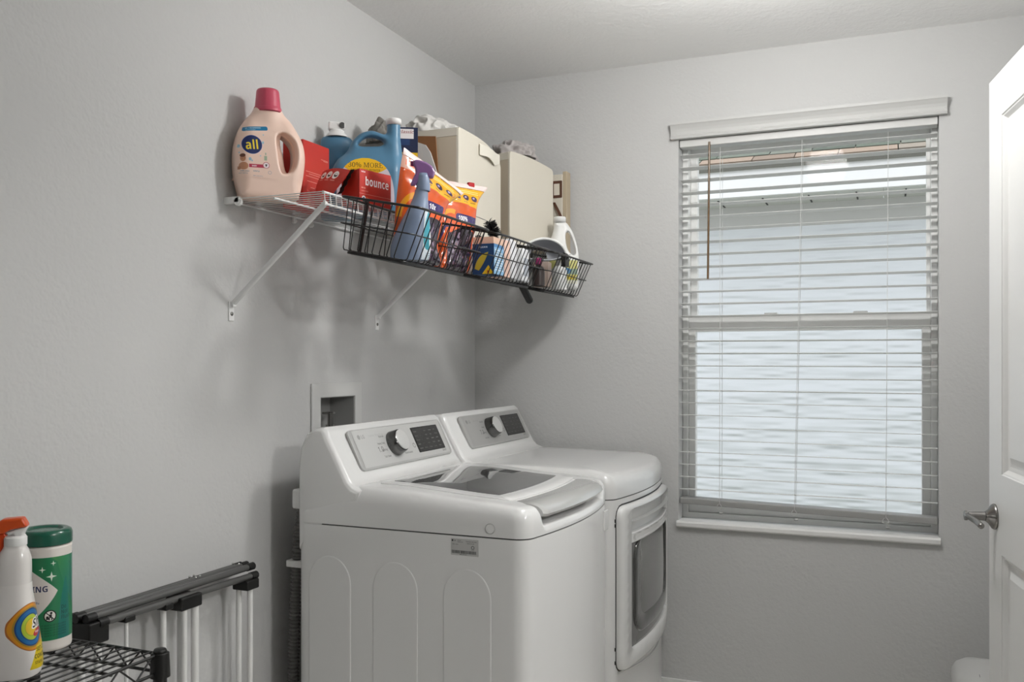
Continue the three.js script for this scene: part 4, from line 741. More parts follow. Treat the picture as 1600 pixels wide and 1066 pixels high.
const pouchArt = (a) => canvasTex(512, 700, (g, w, h) => {
  g.fillStyle = '#dd5a1e'; g.fillRect(0, 0, w, h);
  g.fillStyle = '#f0b9a4'; g.beginPath(); g.moveTo(0, 0); g.lineTo(170, 0); g.lineTo(150, 150); g.lineTo(0, 150); g.fill(); g.fillStyle = '#e8803c'; g.font = 'bold 60px serif'; g.fillText('Oxi', 20, 62); g.fillStyle = '#e0541c'; g.fillRect(24, 76, 100, 46); g.fillStyle = '#fff'; g.font = 'bold 28px sans-serif'; g.fillText('3 in 1', 36, 108);
  g.fillStyle = '#eeb01c'; g.beginPath(); g.moveTo(165, 0); g.lineTo(w, 0); g.lineTo(w, 230); g.quadraticCurveTo(330, 205, 140, 215); g.fill();
  g.fillStyle = '#5a3410'; g.font = 'bold 30px sans-serif'; g.fillText(a ? 'HEAVY DUTY' : 'VALUE SIZE', 200, 62); g.fillStyle = '#f7dc8a'; g.fillRect(190, 84, 250, 7); g.fillRect(215, 104, 240, 6);
  for (const x of [190, 290, 390]) { g.fillStyle = '#4a3350'; g.beginPath(); g.ellipse(x + 30, 150, 40, 17, 0.35, 0, 7); g.fill(); g.fillStyle = '#c9b6d8'; g.beginPath(); g.ellipse(x + 22, 146, 14, 7, 0.3, 0, 7); g.fill(); g.fillStyle = '#5a3410'; g.fillRect(x, 184, 60, 5); }
  g.strokeStyle = '#d8571c'; g.lineWidth = 7; g.beginPath(); g.arc(452, 140, 30, -1.2, 1.4); g.stroke();
  g.strokeStyle = '#f0a21e'; g.lineWidth = 34; g.beginPath(); g.arc(150, 420, 130, PI, PI * 1.6); g.stroke(); g.strokeStyle = '#3a2c66'; g.lineWidth = 26; g.beginPath(); g.moveTo(0, 560); g.lineTo(86, 400); g.lineTo(160, 392); g.stroke();
  g.fillStyle = '#3a2a66'; g.beginPath(); g.roundRect(a ? 240 : 200, 300, a ? 220 : 300, 66, 20); g.fill(); g.fillStyle = '#fff'; g.font = 'bold 50px sans-serif'; g.fillText(a ? '10x' : '100%', a ? 270 : 225, 350);
  // clear window full of dark capsules
  g.fillStyle = '#2a1c2b'; g.beginPath(); g.moveTo(120, 700); g.lineTo(110, 470); g.quadraticCurveTo(300, 360, 470, 430); g.lineTo(450, 700); g.fill();
  const cols = ['#46324a', '#5d4a5e', '#1b1420', '#6b4d58', '#8a7b8e', '#37304a']; let q = a ? 5 : 11; const rr = () => { q = (q * 16807) % 2147483647; return q / 2147483647; };
  for (let i = 0; i < 110; i++) { g.fillStyle = cols[floor(rr() * 6)]; g.beginPath(); g.ellipse(125 + rr() * 310, 450 + rr() * 250, 10 + rr() * 18, 6 + rr() * 10, rr() * 3, 0, 7); g.fill(); }
});
{
  const Yp = (p) => 1.32 + (565 - p) * 0.00184;
  const A = thing('laundry_pod_pouch', 'orange and yellow laundry capsule pouch partly hidden by the purple spray trigger', 'pouch');
  pouch(A, [0.385, 1.315], [0.462, 1.105], [[-0.10, 1.592], [-0.09, Yp(380)], [-0.06, Yp(330)], [0.0, Yp(280)], [0.06, Yp(245)]], [[0.72, 1.592], [0.62, Yp(386)], [0.70, Yp(350)], [0.78, Yp(324)], [0.94, Yp(308)], [1.08, Yp(297)]], 0.034, pouchArt(true));
  const B = thing('laundry_pod_pouch', 'orange and yellow laundry capsule pouch with a red zip slider, second from the left', 'pouch');
  const S = pouch(B, [0.368, 1.078], [0.448, 0.893], [[-0.02, 1.592], [0.0, 1.70], [0.02, 1.80], [0.0, Yp(265) - 0.006]], [[0.66, 1.592], [0.74, 1.68], [0.80, 1.745], [0.86, 1.81], [1.06, 1.868]], 0.030, pouchArt(false));
  const q = S(0.66, 0.985, 1); part('zip_slider', box(-0.012, 0.012, -0.007, 0.007, -0.006, 0.006, 0.003).rotateY(rad(65)).translate(q.x, q.y + 0.002, q.z), M(0xb01a22, 0.3), B, 'red zip slider');
}
{ // spray bottle with purple trigger
  const t = thing('spray_bottle', 'pale blue spray bottle with a translucent purple trigger in the left basket', 'spray bottle', [0.432, 1.5905, 1.345], rad(30)), k = 0.000325;
  const prof = [[0, 0.046, 0], [0.004, 0.0505, 0], [0.02, 0.0535, 0.001], [0.05, 0.052, 0.004], [0.085, 0.044, 0.011], [0.115, 0.036, 0.017], [0.145, 0.027, 0.024], [0.165, 0.0215, 0.028], [0.182, 0.0185, 0.031], [0.192, 0.0175, 0.032]];
  const cu = new THREE.CatmullRomCurve3(prof.map(([y, r, c]) => V(r, y, c)));
  const S = (u, v, off = 0) => { const q = cu.getPoint(v), a = u * 2 * PI; return V(q.z + (q.x + off) * sin(a), q.y, (min(q.x, 0.034) * 0.92 + off) * cos(a)); };
  const rings = []; for (let j = 0; j <= 40; j++) rings.push(Array.from({ length: 40 }, (_, i) => S(i / 40, j / 40)));
  part('body', weld(loft(rings, true, true)), M(0x8291ab, 0.22, { clearcoat: 0.5, clearcoatRoughness: 0.1 }), t);
  part('label', grid((u, v) => S(lerp(0.10, 0.40, u), lerp(0.05, 0.62, v), 0.0006), 20, 20), M(0xffffff, 0.25, { map: canvasTex(256, 256, (g, w, h) => { g.fillStyle = '#d9e2e8'; g.fillRect(0, 0, w, h); g.fillStyle = '#4aa3b4'; g.beginPath(); g.ellipse(70, 80, 60, 90, 0.5, 0, 7); g.fill(); g.fillStyle = '#b8a6d6'; g.beginPath(); g.ellipse(160, 40, 60, 40, 0.2, 0, 7); g.fill(); g.fillStyle = '#eef3f5'; g.beginPath(); g.ellipse(120, 110, 44, 60, 0.6, 0, 7); g.fill(); g.fillStyle = '#8ba5b8'; for (let i = 0; i < 5; i++) g.fillRect(30, 180 + i * 13, 150, 4); }) }), t);
  part('collar', lathe([[0.0178, 0.188], [0.0190, 0.190], [0.0190, 0.206], [0.0178, 0.212], [0.0172, 0.226], [0.0150, 0.236], [0.0, 0.236]], 28).translate(0.036, 0, 0), M(0x8291ab, 0.25), t);
  const pt = outline([[288, 108], [310, 95], [340, 96], [400, 113], [450, 150], [468, 195], [455, 240], [415, 245], [385, 220], [350, 268], [300, 310], [266, 306], [278, 265], [305, 205], [302, 165], [288, 140]].map(([x, y]) => [(x - 260) * k, (930 - y) * k]), 70, 0.3);
  const so = sdPoly(pt), f = (x, y, z) => round2(so(x, y), z, 0.0115, 0.006);
  part('trigger_head', sdfMesh(f, [-0.004, 0.194, -0.015], [0.074, 0.276, 0.015], 0.0016), M(0x9a6fa8, 0.15, { clearcoat: 0.7, clearcoatRoughness: 0.05, transmission: 0.25, thickness: 0 }), t, 'translucent purple trigger');
  part('nozzle', lathe([[0, 0], [0.007, 0], [0.008, 0.008], [0.006, 0.014], [0, 0.014]], 20).rotateZ(PI / 2).translate(0.016, 0.262, 0), M(0x8c2f62, 0.25), t);
}
{ // dark blue box and its neighbours in the middle basket
  const tilt = (o, r) => { o.rotation.set(0, r, 0); };
  const t = thing('cleaner_box', 'dark blue carton with a yellow swoosh and light blue side in the middle basket', 'box', [0.458, floorAt(0.458) + 0.006, 0.886], rad(2));
  part('carton', box(-0.036, 0.036, 0, 0.095, -0.042, 0.042, 0.001), M(0x244d7c, 0.4), t);
  part('carton_top', box(-0.035, 0.035, 0.095, 0.116, -0.041, 0.041, 0.001), M(0xdcb9a3, 0.6), t, 'tan upper flaps');
  part('end_print', grid((u, v) => V(lerp(-0.0355, 0.0355, u), lerp(0.001, 0.094, v), 0.0424), 1, 1), M(0xffffff, 0.4, { map: canvasTex(200, 340, (g, w, h) => { g.fillStyle = '#1b4470'; g.fillRect(0, 0, w, h); g.fillStyle = '#b9ad3a'; g.beginPath(); g.moveTo(20, 280); g.quadraticCurveTo(40, 120, 150, 90); g.quadraticCurveTo(120, 200, 60, 300); g.fill(); g.fillStyle = '#e6c11f'; g.beginPath(); g.moveTo(90, 340); g.lineTo(150, 240); g.lineTo(200, 340); g.fill(); g.fillStyle = '#b8431f'; g.fillRect(138, 300, 18, 30); g.fillStyle = '#d7e6f2'; g.font = 'bold 26px sans-serif'; g.fillText('CLEAN', 60, 44); }) }), t);
  part('front_print', grid((u, v) => V(0.0364, lerp(0.001, 0.094, v), lerp(0.0415, -0.0415, u)), 1, 1), M(0xffffff, 0.4, { map: canvasTex(200, 340, (g, w, h) => { g.fillStyle = '#8fb9d9'; g.fillRect(0, 0, w, h); g.fillStyle = '#dfeaf2'; for (let i = 0; i < 9; i++) g.fillRect(20, 60 + i * 28, 120 + (i * 37) % 50, 12); g.fillStyle = '#4a7fb0'; g.fillRect(0, 0, w, 36); }) }), t);
  const b = (name, label, cat, x, z, w, h, d, c, r = 0.002) => { const o = thing(name, label, cat, [x, floorAt(x) + 0.006, z], rad(4)); part('body', box(-d / 2, d / 2, 0, h, -w / 2, w / 2, r), M(c, 0.5), o); return o; };
  let o = b('soap_carton', 'slim peach carton beside the dark blue box in the middle basket', 'box', 0.456, 0.800, 0.052, 0.118, 0.06, 0xe6c4b4); part('lid_flap', box(-0.029, 0.029, 0.118, 0.1195, -0.025, 0.025, 0.0005), M(0xf0d8cc, 0.5), o);
  o = b('sheet_pack', 'white wrapped pack upright in the middle basket beside the peach carton', 'package', 0.456, 0.735, 0.055, 0.128, 0.055, 0xe4e4e6, 0.006); part('seal_fin', box(-0.026, 0.026, 0.127, 0.134, -0.001, 0.001), M(0xdadade, 0.4), o);
  o = b('sheet_pack', 'white wrapped pack with pale grey print at the far end of the middle basket', 'package', 0.474, 0.650, 0.070, 0.112, 0.036, 0xe9eaec, 0.006); part('print_band', box(0.0182, 0.0186, 0.02, 0.08, -0.028, 0.028), M(0xbfc4cc, 0.5), o);
  const m = thing('paper_cup', 'white paper cup showing above the left basket behind the pouches', 'cup', [0.35, floorAt(0.35) + 0.008, 0.832]); part('cup_wall', lathe([[0, 0], [0.026, 0], [0.036, 0.136], [0.038, 0.138], [0.036, 0.140], [0.034, 0.137], [0.0245, 0.003], [0, 0.003]], 30), M(0xe9dfd8, 0.5), m); part('rim', new THREE.TorusGeometry(0.037, 0.0018, 8, 36).rotateX(PI / 2).translate(0, 0.1385, 0), M(0xf0ebe6, 0.4), m);
}
{ // black bottle brush pushed through the basket
  const t = thing('bottle_brush', 'black bristle brush poking over and under the middle basket', 'brush');
  const a = V(0.396, 1.782, 0.742), b = V(0.447, 1.537, 0.505), d = V().subVectors(b, a).normalize(), at = (f) => V().lerpVectors(a, b, f);
  const e1 = V(1, 0, 0).addScaledVector(d, -d.x).normalize(), e2 = V().crossVectors(d, e1), L = [];
  for (let i = 0; i < 520; i++) { const f = rnd() * 0.17, th = rnd() * 2 * PI, p = at(f), o = V().addScaledVector(e1, cos(th)).addScaledVector(e2, sin(th)).addScaledVector(d, (rnd() - 0.6) * 0.4).normalize(), len = 0.019 + rnd() * 0.005; const g = new THREE.CylinderGeometry(0.0006, 0.0011, len, 4); g.applyQuaternion(new THREE.Quaternion().setFromUnitVectors(up, o)); g.translate(...p.addScaledVector(o, len / 2).toArray()); L.push(g); }
  const br = part('bristles', join(L), M(0x151515, 0.6), t); br.userData.kind = 'stuff';
  part('handle', tube([at(0.0), at(0.4), at(0.76)], 0.0035, false, 20), mBlackPlastic, t);
  part('grip', join([tube([at(0.74), at(0.9), at(1.0)], 0.0130, false, 14, 14), new THREE.SphereGeometry(0.0130, 14, 10).translate(...b.toArray())]), mBlackPlastic, t);
  part('wire_loop', tube([at(-0.01), V(0.372, 1.795, 0.80), V(0.378, 1.782, 0.86), V(0.386, 1.745, 0.885)], 0.0012, false, 24, 6), mNickel, t);
}
{ // white jug in the right basket
  const t = thing('bleach_jug', 'white jug with a looped handle and yellow-green label in the right basket', 'jug', [0.452, floorAt(0.452) + 0.010, 0.165], rad(22));
  const k = 0.00250, X = (x) => (x - 880) * k, Y = (y) => (457 - y) * k;
  const so = sdPoly(outline([[862, 457], [855, 450], [854, 430], [855, 405], [860, 382], [866, 362], [868, 352], [883, 351], [889, 356], [897, 370], [903, 392], [905, 420], [904, 450], [897, 457]].map(([x, y]) => [X(x), Y(y)]), 70, 0.4));
  const sh = sdPoly(outline([[884, 373], [888, 366], [894, 376], [899, 394], [898, 403], [892, 402], [886, 392]].map(([x, y]) => [X(x), Y(y)]), 30));
  const f = (x, y, z) => { const pf = 0.05 * (1 - 0.5 * sst(y, 0.13, 0.25)); let v = round2(so(x, y), z, pf, min(0.03, pf * 0.9)); v = smax(v, -sh(x, y), 0.012); return max(v, -y + 0.0005); };
  part('body', sdfMesh(f, [-0.07, -0.006, -0.056], [0.07, 0.275, 0.056], 0.0026), mWhitePlastic, t);
  part('cap', lathe([[0, 0.285], [0.0215, 0.285], [0.0235, 0.283], [0.0238, 0.264], [0, 0.264]], 32).translate(X(875.5), 0, 0), mWhitePlastic, t, 'white screw cap');
  part('label', projPatch(f, (u, v) => [lerp(-0.052, 0.054, u), lerp(0.022, 0.112, v)], 0.07, 20, 12), M(0xffffff, 0.4, { map: canvasTex(300, 260, (g, w, h) => { g.fillStyle = '#d8d58a'; g.fillRect(0, 0, w, h); g.fillStyle = '#9fb7a8'; g.fillRect(0, 95, w, 60); g.fillStyle = '#4f7fa8'; g.beginPath(); g.ellipse(150, 118, 84, 40, 0, 0, 7); g.fill(); g.fillStyle = '#e3c93a'; g.fillRect(30, 170, 240, 40); g.fillStyle = '#6a6420'; g.font = 'bold 28px sans-serif'; g.fillText('BLEACH', 92, 200); g.fillStyle = '#efeee0'; g.fillRect(0, 222, w, 38); }) }), t);
}
{ // white scoop lying on the rim, grey inside
  const t = thing('plastic_scoop', 'white plastic scoop with a grey hollow leaning on the white jug', 'scoop', [0.440, 1.703, 0.345], rad(40));
  const S = (u, v, r) => { const a = lerp(-0.1, PI + 0.1, u), q = v * PI / 2; return V(-(0.094 * r) * cos(a) * (0.35 + 0.65 * cos(q * 0.9)), 0.074 * r * sin(a) * (0.55 + 0.45 * cos(q)) - 0.006 * cos(a), -0.075 * r * sin(q)); };
  part('outer_shell', grid((u, v) => S(u, v, 1), 36, 14), mWhitePlastic, t);
  part('inner_shell', grid((u, v) => S(u, v, 0.955), 36, 14), M(0xa6a8ad, 0.5), t, 'grey inside');
  part('rim_edge', tube(Array.from({ length: 25 }, (_, i) => S(i / 24, 0, 0.98)), 0.0048, false, 60, 8), mWhitePlastic, t);
  part('base_tray', slab((u, v) => V(lerp(-0.084, 0.098, u), -0.012 + 0.02 * u * u + 0.004 * sin(u * 8), lerp(-0.07, 0.025, v)), 16, 6, 0.003), M(0xa6a8ad, 0.5), t);
}
{
  const dark = M(0x2f2523, 0.3, { clearcoat: 0.6 });
  let t = thing('brown_bottle', 'small dark brown bottle with a magenta cap under the scoop in the right basket', 'bottle', [0.47, floorAt(0.47) + 0.006, 0.475]);
  part('body', lathe([[0, 0], [0.020, 0], [0.0225, 0.003], [0.0225, 0.058], [0.018, 0.068], [0.010, 0.073], [0.010, 0.08], [0, 0.08]], 28), dark, t); part('cap', lathe([[0, 0.1], [0.0105, 0.1], [0.012, 0.098], [0.012, 0.076], [0, 0.076]], 24), M(0x9c2f6a, 0.35), t, 'magenta cap');
  t = thing('kraft_carton', 'small taupe carton next to the dark brown bottle in the right basket', 'box', [0.462, floorAt(0.462) + 0.006, 0.415], rad(6));
  part('carton', box(-0.028, 0.028, 0, 0.088, -0.026, 0.026, 0.001), M(0xa5948a, 0.7), t); part('flap', box(-0.027, 0.027, 0.088, 0.0895, -0.025, 0.025), M(0xb5a59a, 0.7), t);
  t = thing('spring_clip', 'black spring clip gripping the front rim of the right basket', 'clip', [0.536, 1.700, 0.372], rad(90));
  part('jaw', join([box(-0.022, 0.022, -0.036, 0.004, 0.0035, 0.007, 0.0015), box(-0.022, 0.022, -0.036, 0.004, -0.009, -0.0055, 0.0015)]), mBlackPlastic, t); part('spring', new THREE.CylinderGeometry(0.006, 0.006, 0.03, 16).rotateZ(PI / 2).translate(0, 0.0085, -0.001), mBlackPlastic, t);
  t = thing('white_bottle', 'plain white bottle standing left of the jug in the right basket', 'bottle', [0.475, floorAt(0.475) + 0.006, 0.268]);
  part('body', lathe([[0, 0], [0.026, 0], [0.0285, 0.004], [0.0285, 0.075], [0.022, 0.088], [0.012, 0.094], [0, 0.094]], 30), mWhitePlastic, t); part('cap', lathe([[0, 0.112], [0.012, 0.112], [0.0135, 0.11], [0.0135, 0.091], [0, 0.091]], 24), M(0xdcdcda, 0.4), t);
}
// ---------------------------------------------------------------- black wire rack in the left foreground
const RY = 0.77;
{
  const t = thing('wire_rack', 'black wire rack holding the cleaning bottles in the left foreground', 'rack');
  const x0 = 0.028, x1 = 0.358, z0 = 2.172, z1 = 2.80;
  const shelf = (y, deck) => {
    for (const z of [z0, z1]) { rod('rail', V(x0, y, z), V(x1, y, z), 0.0032, mBlackWire, t, unitRod); rod('rail', V(x0, y - 0.034, z), V(x1, y - 0.034, z), 0.0032, mBlackWire, t, unitRod); }
    for (const x of [x0, x1]) { rod('rail', V(x, y, z0), V(x, y, z1), 0.0032, mBlackWire, t, unitRod); rod('rail', V(x, y - 0.034, z0), V(x, y - 0.034, z1), 0.0032, mBlackWire, t, unitRod); }
    if (!deck) return;
    const zig = (a, b, n) => { const pts = []; for (let i = 0; i <= n; i++) pts.push(V().lerpVectors(a, b, i / n).setY(y - (i % 2 ? 0.034 : 0))); return poly(pts, 0.0018, 6); };
    part('truss_wire', zig(V(x0 + 0.02, 0, z0), V(x1 - 0.015, 0, z0), 9), mBlackWire, t); part('truss_wire', zig(V(x1, 0, z0 + 0.02), V(x1, 0, z1 - 0.02), 15), mBlackWire, t);
    for (const z of [z0 + 0.115, z0 + 0.26, z0 + 0.42]) rod('cross_bar', V(x0, y - 0.003, z), V(x1, y - 0.003, z), 0.003, mBlackWire, t, unitRod);
    for (let i = 1; i < 15; i++) { const x = lerp(x0, x1, i / 15); rod('deck_wire', V(x, y + 0.0012, z0), V(x, y + 0.0012, z1), 0.0019, mBlackWire, t); }
  };
  shelf(RY, true); shelf(0.25, false);
  for (const x of [x0, x1]) for (const z of [z0, z1]) {
    const p = part('post', lathe([[0, 0], [0.011, 0], [0.0125, 0.004], [0.0125, RY + 0.006], [0.0105, RY + 0.010], [0, RY + 0.011]], 24).translate(x, 0, z), mBlackPlastic, t);
    part('sleeve', lathe([[0.0125, RY - 0.042], [0.0185, RY - 0.042], [0.0165, RY + 0.002], [0.0125, RY + 0.003]], 24).translate(x, 0, z), mBlackPlastic, p);
  }
}
{ // wipes canister
  const t = thing('wipes_canister', 'green labelled wipes canister with a dark green lid at the back of the rack', 'canister', [0.127, RY + 0.0035, 2.228]);
  const r = 0.0462;
  part('body', lathe([[0, 0], [r - 0.004, 0], [r - 0.001, 0.002], [r, 0.006], [r, 0.192], [r + 0.0006, 0.194], [r - 0.003, 0.2], [0, 0.2]], 60), M(0xe8e2db, 0.35), t);
  const a0 = Math.atan2(1.623 - 0.13, 3.49 - 2.222);
  const lab = new THREE.CylinderGeometry(r + 0.0005, r + 0.0005, 0.156, 72, 1, true).translate(0, 0.100, 0);
  lab.rotateY(a0 - PI);
  part('label', lab, M(0xffffff, 0.32, { clearcoat: 0.4, clearcoatRoughness: 0.2, map: canvasTex(1200, 640, (g, w, h) => {
    g.fillStyle = '#1d7a4e'; g.fillRect(0, 0, w, h); const gr = g.createLinearGradient(400, 0, 820, 200); gr.addColorStop(0, '#1f6b2f'); gr.addColorStop(0.5, '#3c8a4a'); gr.addColorStop(1, '#1c7a66'); g.fillStyle = gr; g.beginPath(); g.moveTo(380, 0); g.lineTo(900, 0); g.lineTo(900, 420); g.quadraticCurveTo(740, 300, 690, 40); g.lineTo(640, 0); g.fill();
    g.fillStyle = '#177267'; g.beginPath(); g.moveTo(690, 640); g.quadraticCurveTo(700, 320, 760, 160); g.quadraticCurveTo(800, 300, 800, 640); g.fill();
    g.fillStyle = '#e9e1da'; g.beginPath(); g.moveTo(300, 80); g.lineTo(500, 96); g.quadraticCurveTo(640, 200, 690, 262); g.quadraticCurveTo(640, 360, 520, 470); g.lineTo(300, 480); g.fill();
    const star = (x, y, s) => { g.fillStyle = '#e6efe2'; g.beginPath(); for (let i = 0; i < 8; i++) { const q = i % 2 ? s * 0.28 : s, a = i * PI / 4; g.lineTo(x + q * sin(a), y - q * cos(a)); } g.fill(); };
    star(657, 48, 22); star(580, 92, 26); star(644, 148, 40);
    g.fillStyle = '#1c2450'; g.textAlign = 'right'; g.font = 'bold 62px sans-serif'; g.fillText('DISINFECTING', 622, 262); g.font = 'bold 56px sans-serif'; g.fillText('WIPES', 518, 322); g.font = '22px sans-serif'; g.fillText('Kills cold & flu', 560, 352); g.fillText('viruses', 540, 384);
    g.lineWidth = 8; g.fillStyle = '#f0ece6'; g.strokeStyle = '#151515'; g.beginPath(); g.arc(634, 452, 42, 0, 7); g.fill(); g.stroke(); g.fillStyle = '#151515'; g.beginPath(); g.arc(642, 430, 9, 0, 7); g.fill(); g.fillRect(628, 440, 18, 26); g.fillRect(606, 452, 18, 26); g.fillRect(624, 464, 8, 20); g.fillRect(642, 464, 8, 20); g.save(); g.translate(634, 452); g.rotate(PI / 4); g.fillRect(-42, -3, 84, 6); g.restore();
    g.fillStyle = '#0f2f2c'; g.textAlign = 'left'; g.font = '40px sans-serif'; g.fillText('Do', 716, 412); g.fillText('Not', 716, 452); g.fillText('Flush', 716, 492); g.font = '18px sans-serif'; for (let i = 0; i < 5; i++) { g.fillText('KEEP OUT OF REACH OF CHILDREN', 480, 530 + i * 20); }
  }) }), t, 'wrap-around green label');
  part('lid', lathe([[0, 0.2225], [0.030, 0.223], [0.032, 0.2265], [0.040, 0.227], [0.0455, 0.224], [0.0478, 0.218], [0.0478, 0.2005], [0.0465, 0.1985], [0, 0.1985]], 60), M(0x0f5a45, 0.25, { clearcoat: 0.4 }), t, 'dark green flip lid');
}
{ // stain remover trigger bottle
  const t = thing('stain_remover_bottle', 'white trigger spray bottle with an orange trigger and coloured ring label at the left edge', 'spray bottle', [0.214, RY + 0.0035, 2.367], rad(40)), k = 0.000104;
  const prof = [[0, 0.038], [0.004, 0.043], [0.016, 0.0462], [0.042, 0.0452], [0.060, 0.0430], [0.092, 0.0380], [0.12, 0.0340], [0.142, 0.0305], [0.16, 0.0290], [0.186, 0.028], [0.203, 0.0263], [0.2165, 0.022], [0.224, 0.018], [0.236, 0.0165]];
  const cu = new THREE.CatmullRomCurve3(prof.map(([y, r]) => V(r, y, 0)));
  const S = (u, v, off = 0) => { const q = cu.getPoint(v), a = u * 2 * PI, e = 2.6, sx = Math.sign(sin(a)) * abs(sin(a)) ** (2 / e), sz = Math.sign(cos(a)) * abs(cos(a)) ** (2 / e); return V((q.x + off) * sx + 0.004 * sst(q.y, 0.15, 0.25), q.y, (min(q.x, 0.034) * 0.92 + off) * sz); };
  const rings = []; for (let j = 0; j <= 50; j++) rings.push(Array.from({ length: 48 }, (_, i) => S(i / 48, j / 50)));
  part('body', weld(loft(rings, true, true)), M(0xeeeae6, 0.25, { clearcoat: 0.4, clearcoatRoughness: 0.1 }), t);
  const lg = grid((u, v) => S(lerp(-0.16, 0.38, u), lerp(0.05, 0.62, v), 0.0006), 50, 30);
  { const p = lg.attributes.position, uv = lg.attributes.uv; for (let i = 0; i < p.count; i++) { const u = lerp(-0.16, 0.38, uv.getX(i)), q = cu.getPoint(lerp(0.05, 0.62, uv.getY(i))); uv.setXY(i, clamp((q.x * u * 2 * PI + 0.045) / 0.145, 0, 1), clamp((q.y - 0.008) / 0.142, 0, 1)); } }
  part('label', lg, M(0xffffff, 0.28, { clearcoat: 0.4, map: canvasTex(640, 720, (g, w, h) => {
    g.fillStyle = '#eeeae6'; g.fillRect(0, 0, w, h); const cx = 362, cy = 318;
    for (const [r, c] of [[213, '#b5672a'], [204, '#e0951e'], [182, '#b08a2a'], [168, '#16447f'], [156, '#1f6fae'], [124, '#174a80'], [114, '#b9cf3a'], [82, '#a8b92e'], [73, '#e8c22c']]) { g.fillStyle = c; g.beginPath(); g.ellipse(cx, cy, r * 0.84, r * 0.97, 0, 0, 7); g.fill(); }
    g.fillStyle = '#e2c71f'; g.beginPath(); g.moveTo(330, 690); g.lineTo(410, 490); g.lineTo(640, 420); g.lineTo(640, 690); g.fill();
    g.save(); g.translate(366, 330); g.rotate(-0.05); g.font = 'italic bold 100px sans-serif'; g.lineWidth = 22; g.strokeStyle = '#f5f2ee'; g.strokeText('Shout', 0, 0); g.fillStyle = '#141414'; g.fillText('Shout', 0, 0); g.restore(); g.fillStyle = '#c33a3a'; g.beginPath(); g.ellipse(428, 372, 56, 28, -0.4, 0, 7); g.fill(); g.fillStyle = '#fff'; g.font = 'bold 24px sans-serif'; g.fillText('Triple', 398, 378);
    g.fillStyle = '#2c2a14'; g.font = 'bold 50px sans-serif'; g.fillText('SET-IN', 404, 540); g.fillText('CONCEN', 378, 600); g.font = 'bold 36px sans-serif'; g.fillText('STAINS', 384, 650);
  }) }), t, 'label with concentric coloured rings');
  part('collar', lathe([[0.016, 0.226], [0.0185, 0.227], [0.0185, 0.240], [0.016, 0.244], [0, 0.244]], 28).translate(0.004, 0, 0), mWhitePlastic, t);
  const P = (pts, n = 50) => sdPoly(outline(pts.map(([x, y]) => [(x - 280) * k, (2780 - y) * k]), n, 0.25));
  const s1 = P([[-260, 300], [10, 232], [150, 150], [430, 136], [470, 180], [512, 285], [260, 335], [160, 392], [0, 400], [-260, 410]]);
  part('trigger_hood', sdfMesh((x, y, z) => round2(s1(x, y), z, 0.0135, 0.005), [-0.064, 0.242, -0.017], [0.030, 0.282, 0.017], 0.0016), M(0xd9531c, 0.3), t, 'orange hood');
  const s2 = P([[20, 390], [170, 385], [245, 530], [205, 650], [165, 765], [40, 775], [-5, 1080], [-50, 1080], [-20, 760], [10, 560]]);
  part('trigger', sdfMesh((x, y, z) => round2(s2(x, y), z, 0.0085, 0.004), [-0.040, 0.170, -0.012], [0.002, 0.256, 0.012], 0.0016), M(0xd24412, 0.3), t, 'orange trigger');
  const s3 = P([[180, 380], [510, 290], [470, 380], [440, 470], [440, 560], [330, 570], [330, 480], [300, 410], [230, 395]]);
  part('pump_shroud', sdfMesh((x, y, z) => round2(s3(x, y), z, 0.0115, 0.004), [-0.014, 0.226, -0.015], [0.030, 0.264, 0.015], 0.0016), mWhitePlastic, t);
}
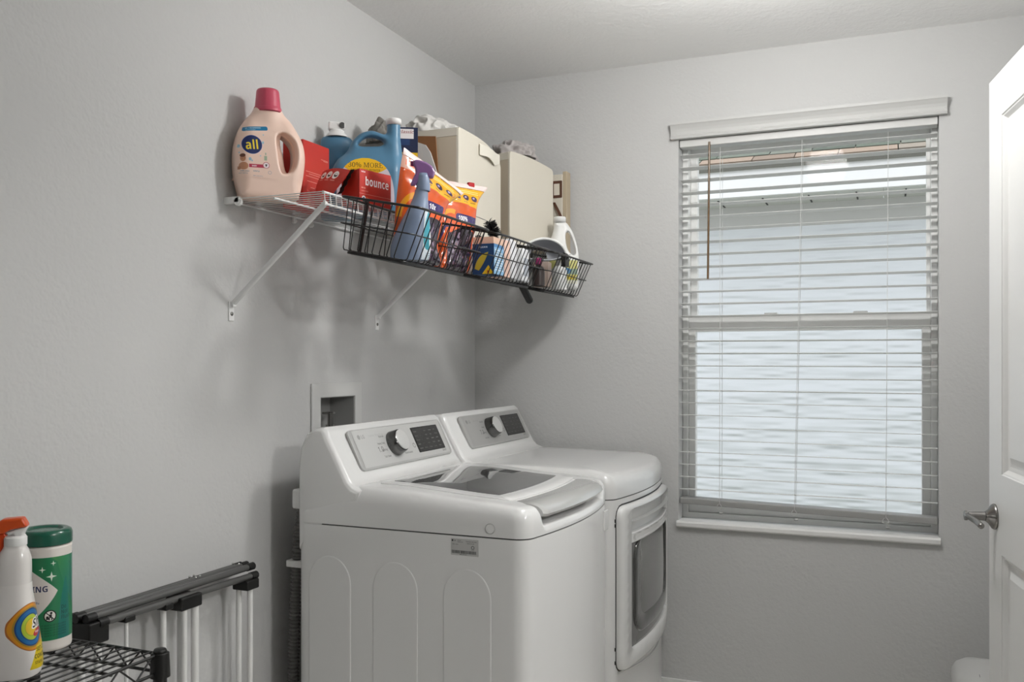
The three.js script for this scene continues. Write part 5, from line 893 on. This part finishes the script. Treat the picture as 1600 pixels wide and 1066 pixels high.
// ---------------------------------------------------------------- folded drying rack against the wall
{
  const t = thing('folding_drying_rack', 'folded drying rack with dark grey top tubes and white legs against the left wall', 'drying rack');
  const mT = M(0x6a6a69, 0.3, { metalness: 0.5 }), mL = M(0xe6e6e4, 0.35);
  const zl = 2.085, zr = 1.548;
  const tubes = [[0.030, 0.778, 0, 0], [0.050, 0.7815, 0, 0], [0.0705, 0.780, 0.008, 0], [0.081, 0.766, 0.03, -0.008]];
  tubes.forEach(([x, y, s, dy]) => {
    const a = V(x, y + (dy < -0.01 ? 0.0 : 0), zl - s), b = V(x + (dy < -0.01 ? 0.004 : 0), y + dy, zr - 0.0 - (dy < -0.01 ? 0.012 : 0));
    const o = rod('top_tube', a, b, 0.0088, mT, t, unitRod);
    const d = V().subVectors(b, a).normalize();
    for (const [p, q] of [[a, -1], [b, 1]]) rod('end_cap', V().copy(p).addScaledVector(d, q * 0.006), V().copy(p).addScaledVector(d, -q * 0.018), 0.0102, mBlackPlastic, t, unitRod);
  });
  for (const z of [1.72, 1.735, 1.575]) for (const x of [0.028, 0.048]) part('rivet', new THREE.SphereGeometry(0.003, 10, 6).translate(x + 0.004, 0.7895, z), mChrome, t);
  part('hinge_block', box(0.018, 0.088, 0.725, 0.772, 2.035, 2.088, 0.004), mBlackPlastic, t); part('hinge_block', box(0.050, 0.10, 0.735, 0.766, 1.765, 1.835, 0.004), mBlackPlastic, t); part('hinge_block', box(0.050, 0.10, 0.728, 0.753, 1.552, 1.60, 0.004), mBlackPlastic, t);
  part('tube_pad', box(0.06, 0.092, 0.750, 0.764, 1.965, 1.995, 0.004), mBlackPlastic, t); part('tube_pad', box(0.06, 0.092, 0.746, 0.762, 1.850, 1.876, 0.004), mBlackPlastic, t);
  for (const [x, z, r] of [[0.085, 1.572, 0.0075], [0.062, 1.588, 0.0075], [0.086, 1.776, 0.0095], [0.064, 1.80, 0.0085], [0.088, 1.815, 0.0075], [0.070, 1.862, 0.007], [0.078, 1.98, 0.0045], [0.070, 2.05, 0.008], [0.05, 2.075, 0.008]]) rod('leg', V(x, 0.004, z), V(x, 0.75, z), r, mL, t, unitRod);
  for (const y of [0.06]) { rod('foot_bar', V(0.075, y, 1.565), V(0.075, y, 2.08), 0.006, mL, t, unitRod); }
}
// ---------------------------------------------------------------- white bin behind the door
{
  const t = thing('waste_bin', 'white waste bin with a rounded lid on the floor behind the door', 'bin', [1.925, 0, 0.335]);
  const R = (w, d, r, y) => rrPts(-w / 2, w / 2, -d / 2, d / 2, r, 0.02).map(([x, z]) => V(x, y, z));
  const same = (list) => { const n = min(...list.map((l) => l.length)); return list.map((l) => Array.from({ length: n }, (_, i) => l[Math.round(i / n * l.length) % l.length])); };
  const base = rrPts(-0.5, 0.5, -0.5, 0.5, 0.2, 0.06), Q = (w, d, y) => base.map(([x, z]) => V(x * w, y, z * d));
  part('body', toCreasedNormals(weld(loft([Q(0.17, 0.21, 0.001), Q(0.18, 0.22, 0.006), Q(0.225, 0.275, 0.30), Q(0.23, 0.28, 0.302)], true, true)), 0.6), M(0xc4c4c2, 0.45), t);
  part('lid', toCreasedNormals(weld(loft([Q(0.238, 0.288, 0.303), Q(0.24, 0.29, 0.312), Q(0.235, 0.285, 0.33), Q(0.215, 0.262, 0.352), Q(0.175, 0.215, 0.368), Q(0.10, 0.13, 0.376), Q(0.02, 0.02, 0.378)], true, true)), 0.8), M(0xc4c4c2, 0.45), t);
  part('lid_seam', tube([V(-0.05, 0.3165, 0.145), V(-0.05, 0.340, 0.1385), V(-0.05, 0.3665, 0.105), V(-0.05, 0.3745, 0.05)], 0.0012, false, 20, 6), mGap, t);
}

renderer.render(scene, camera);
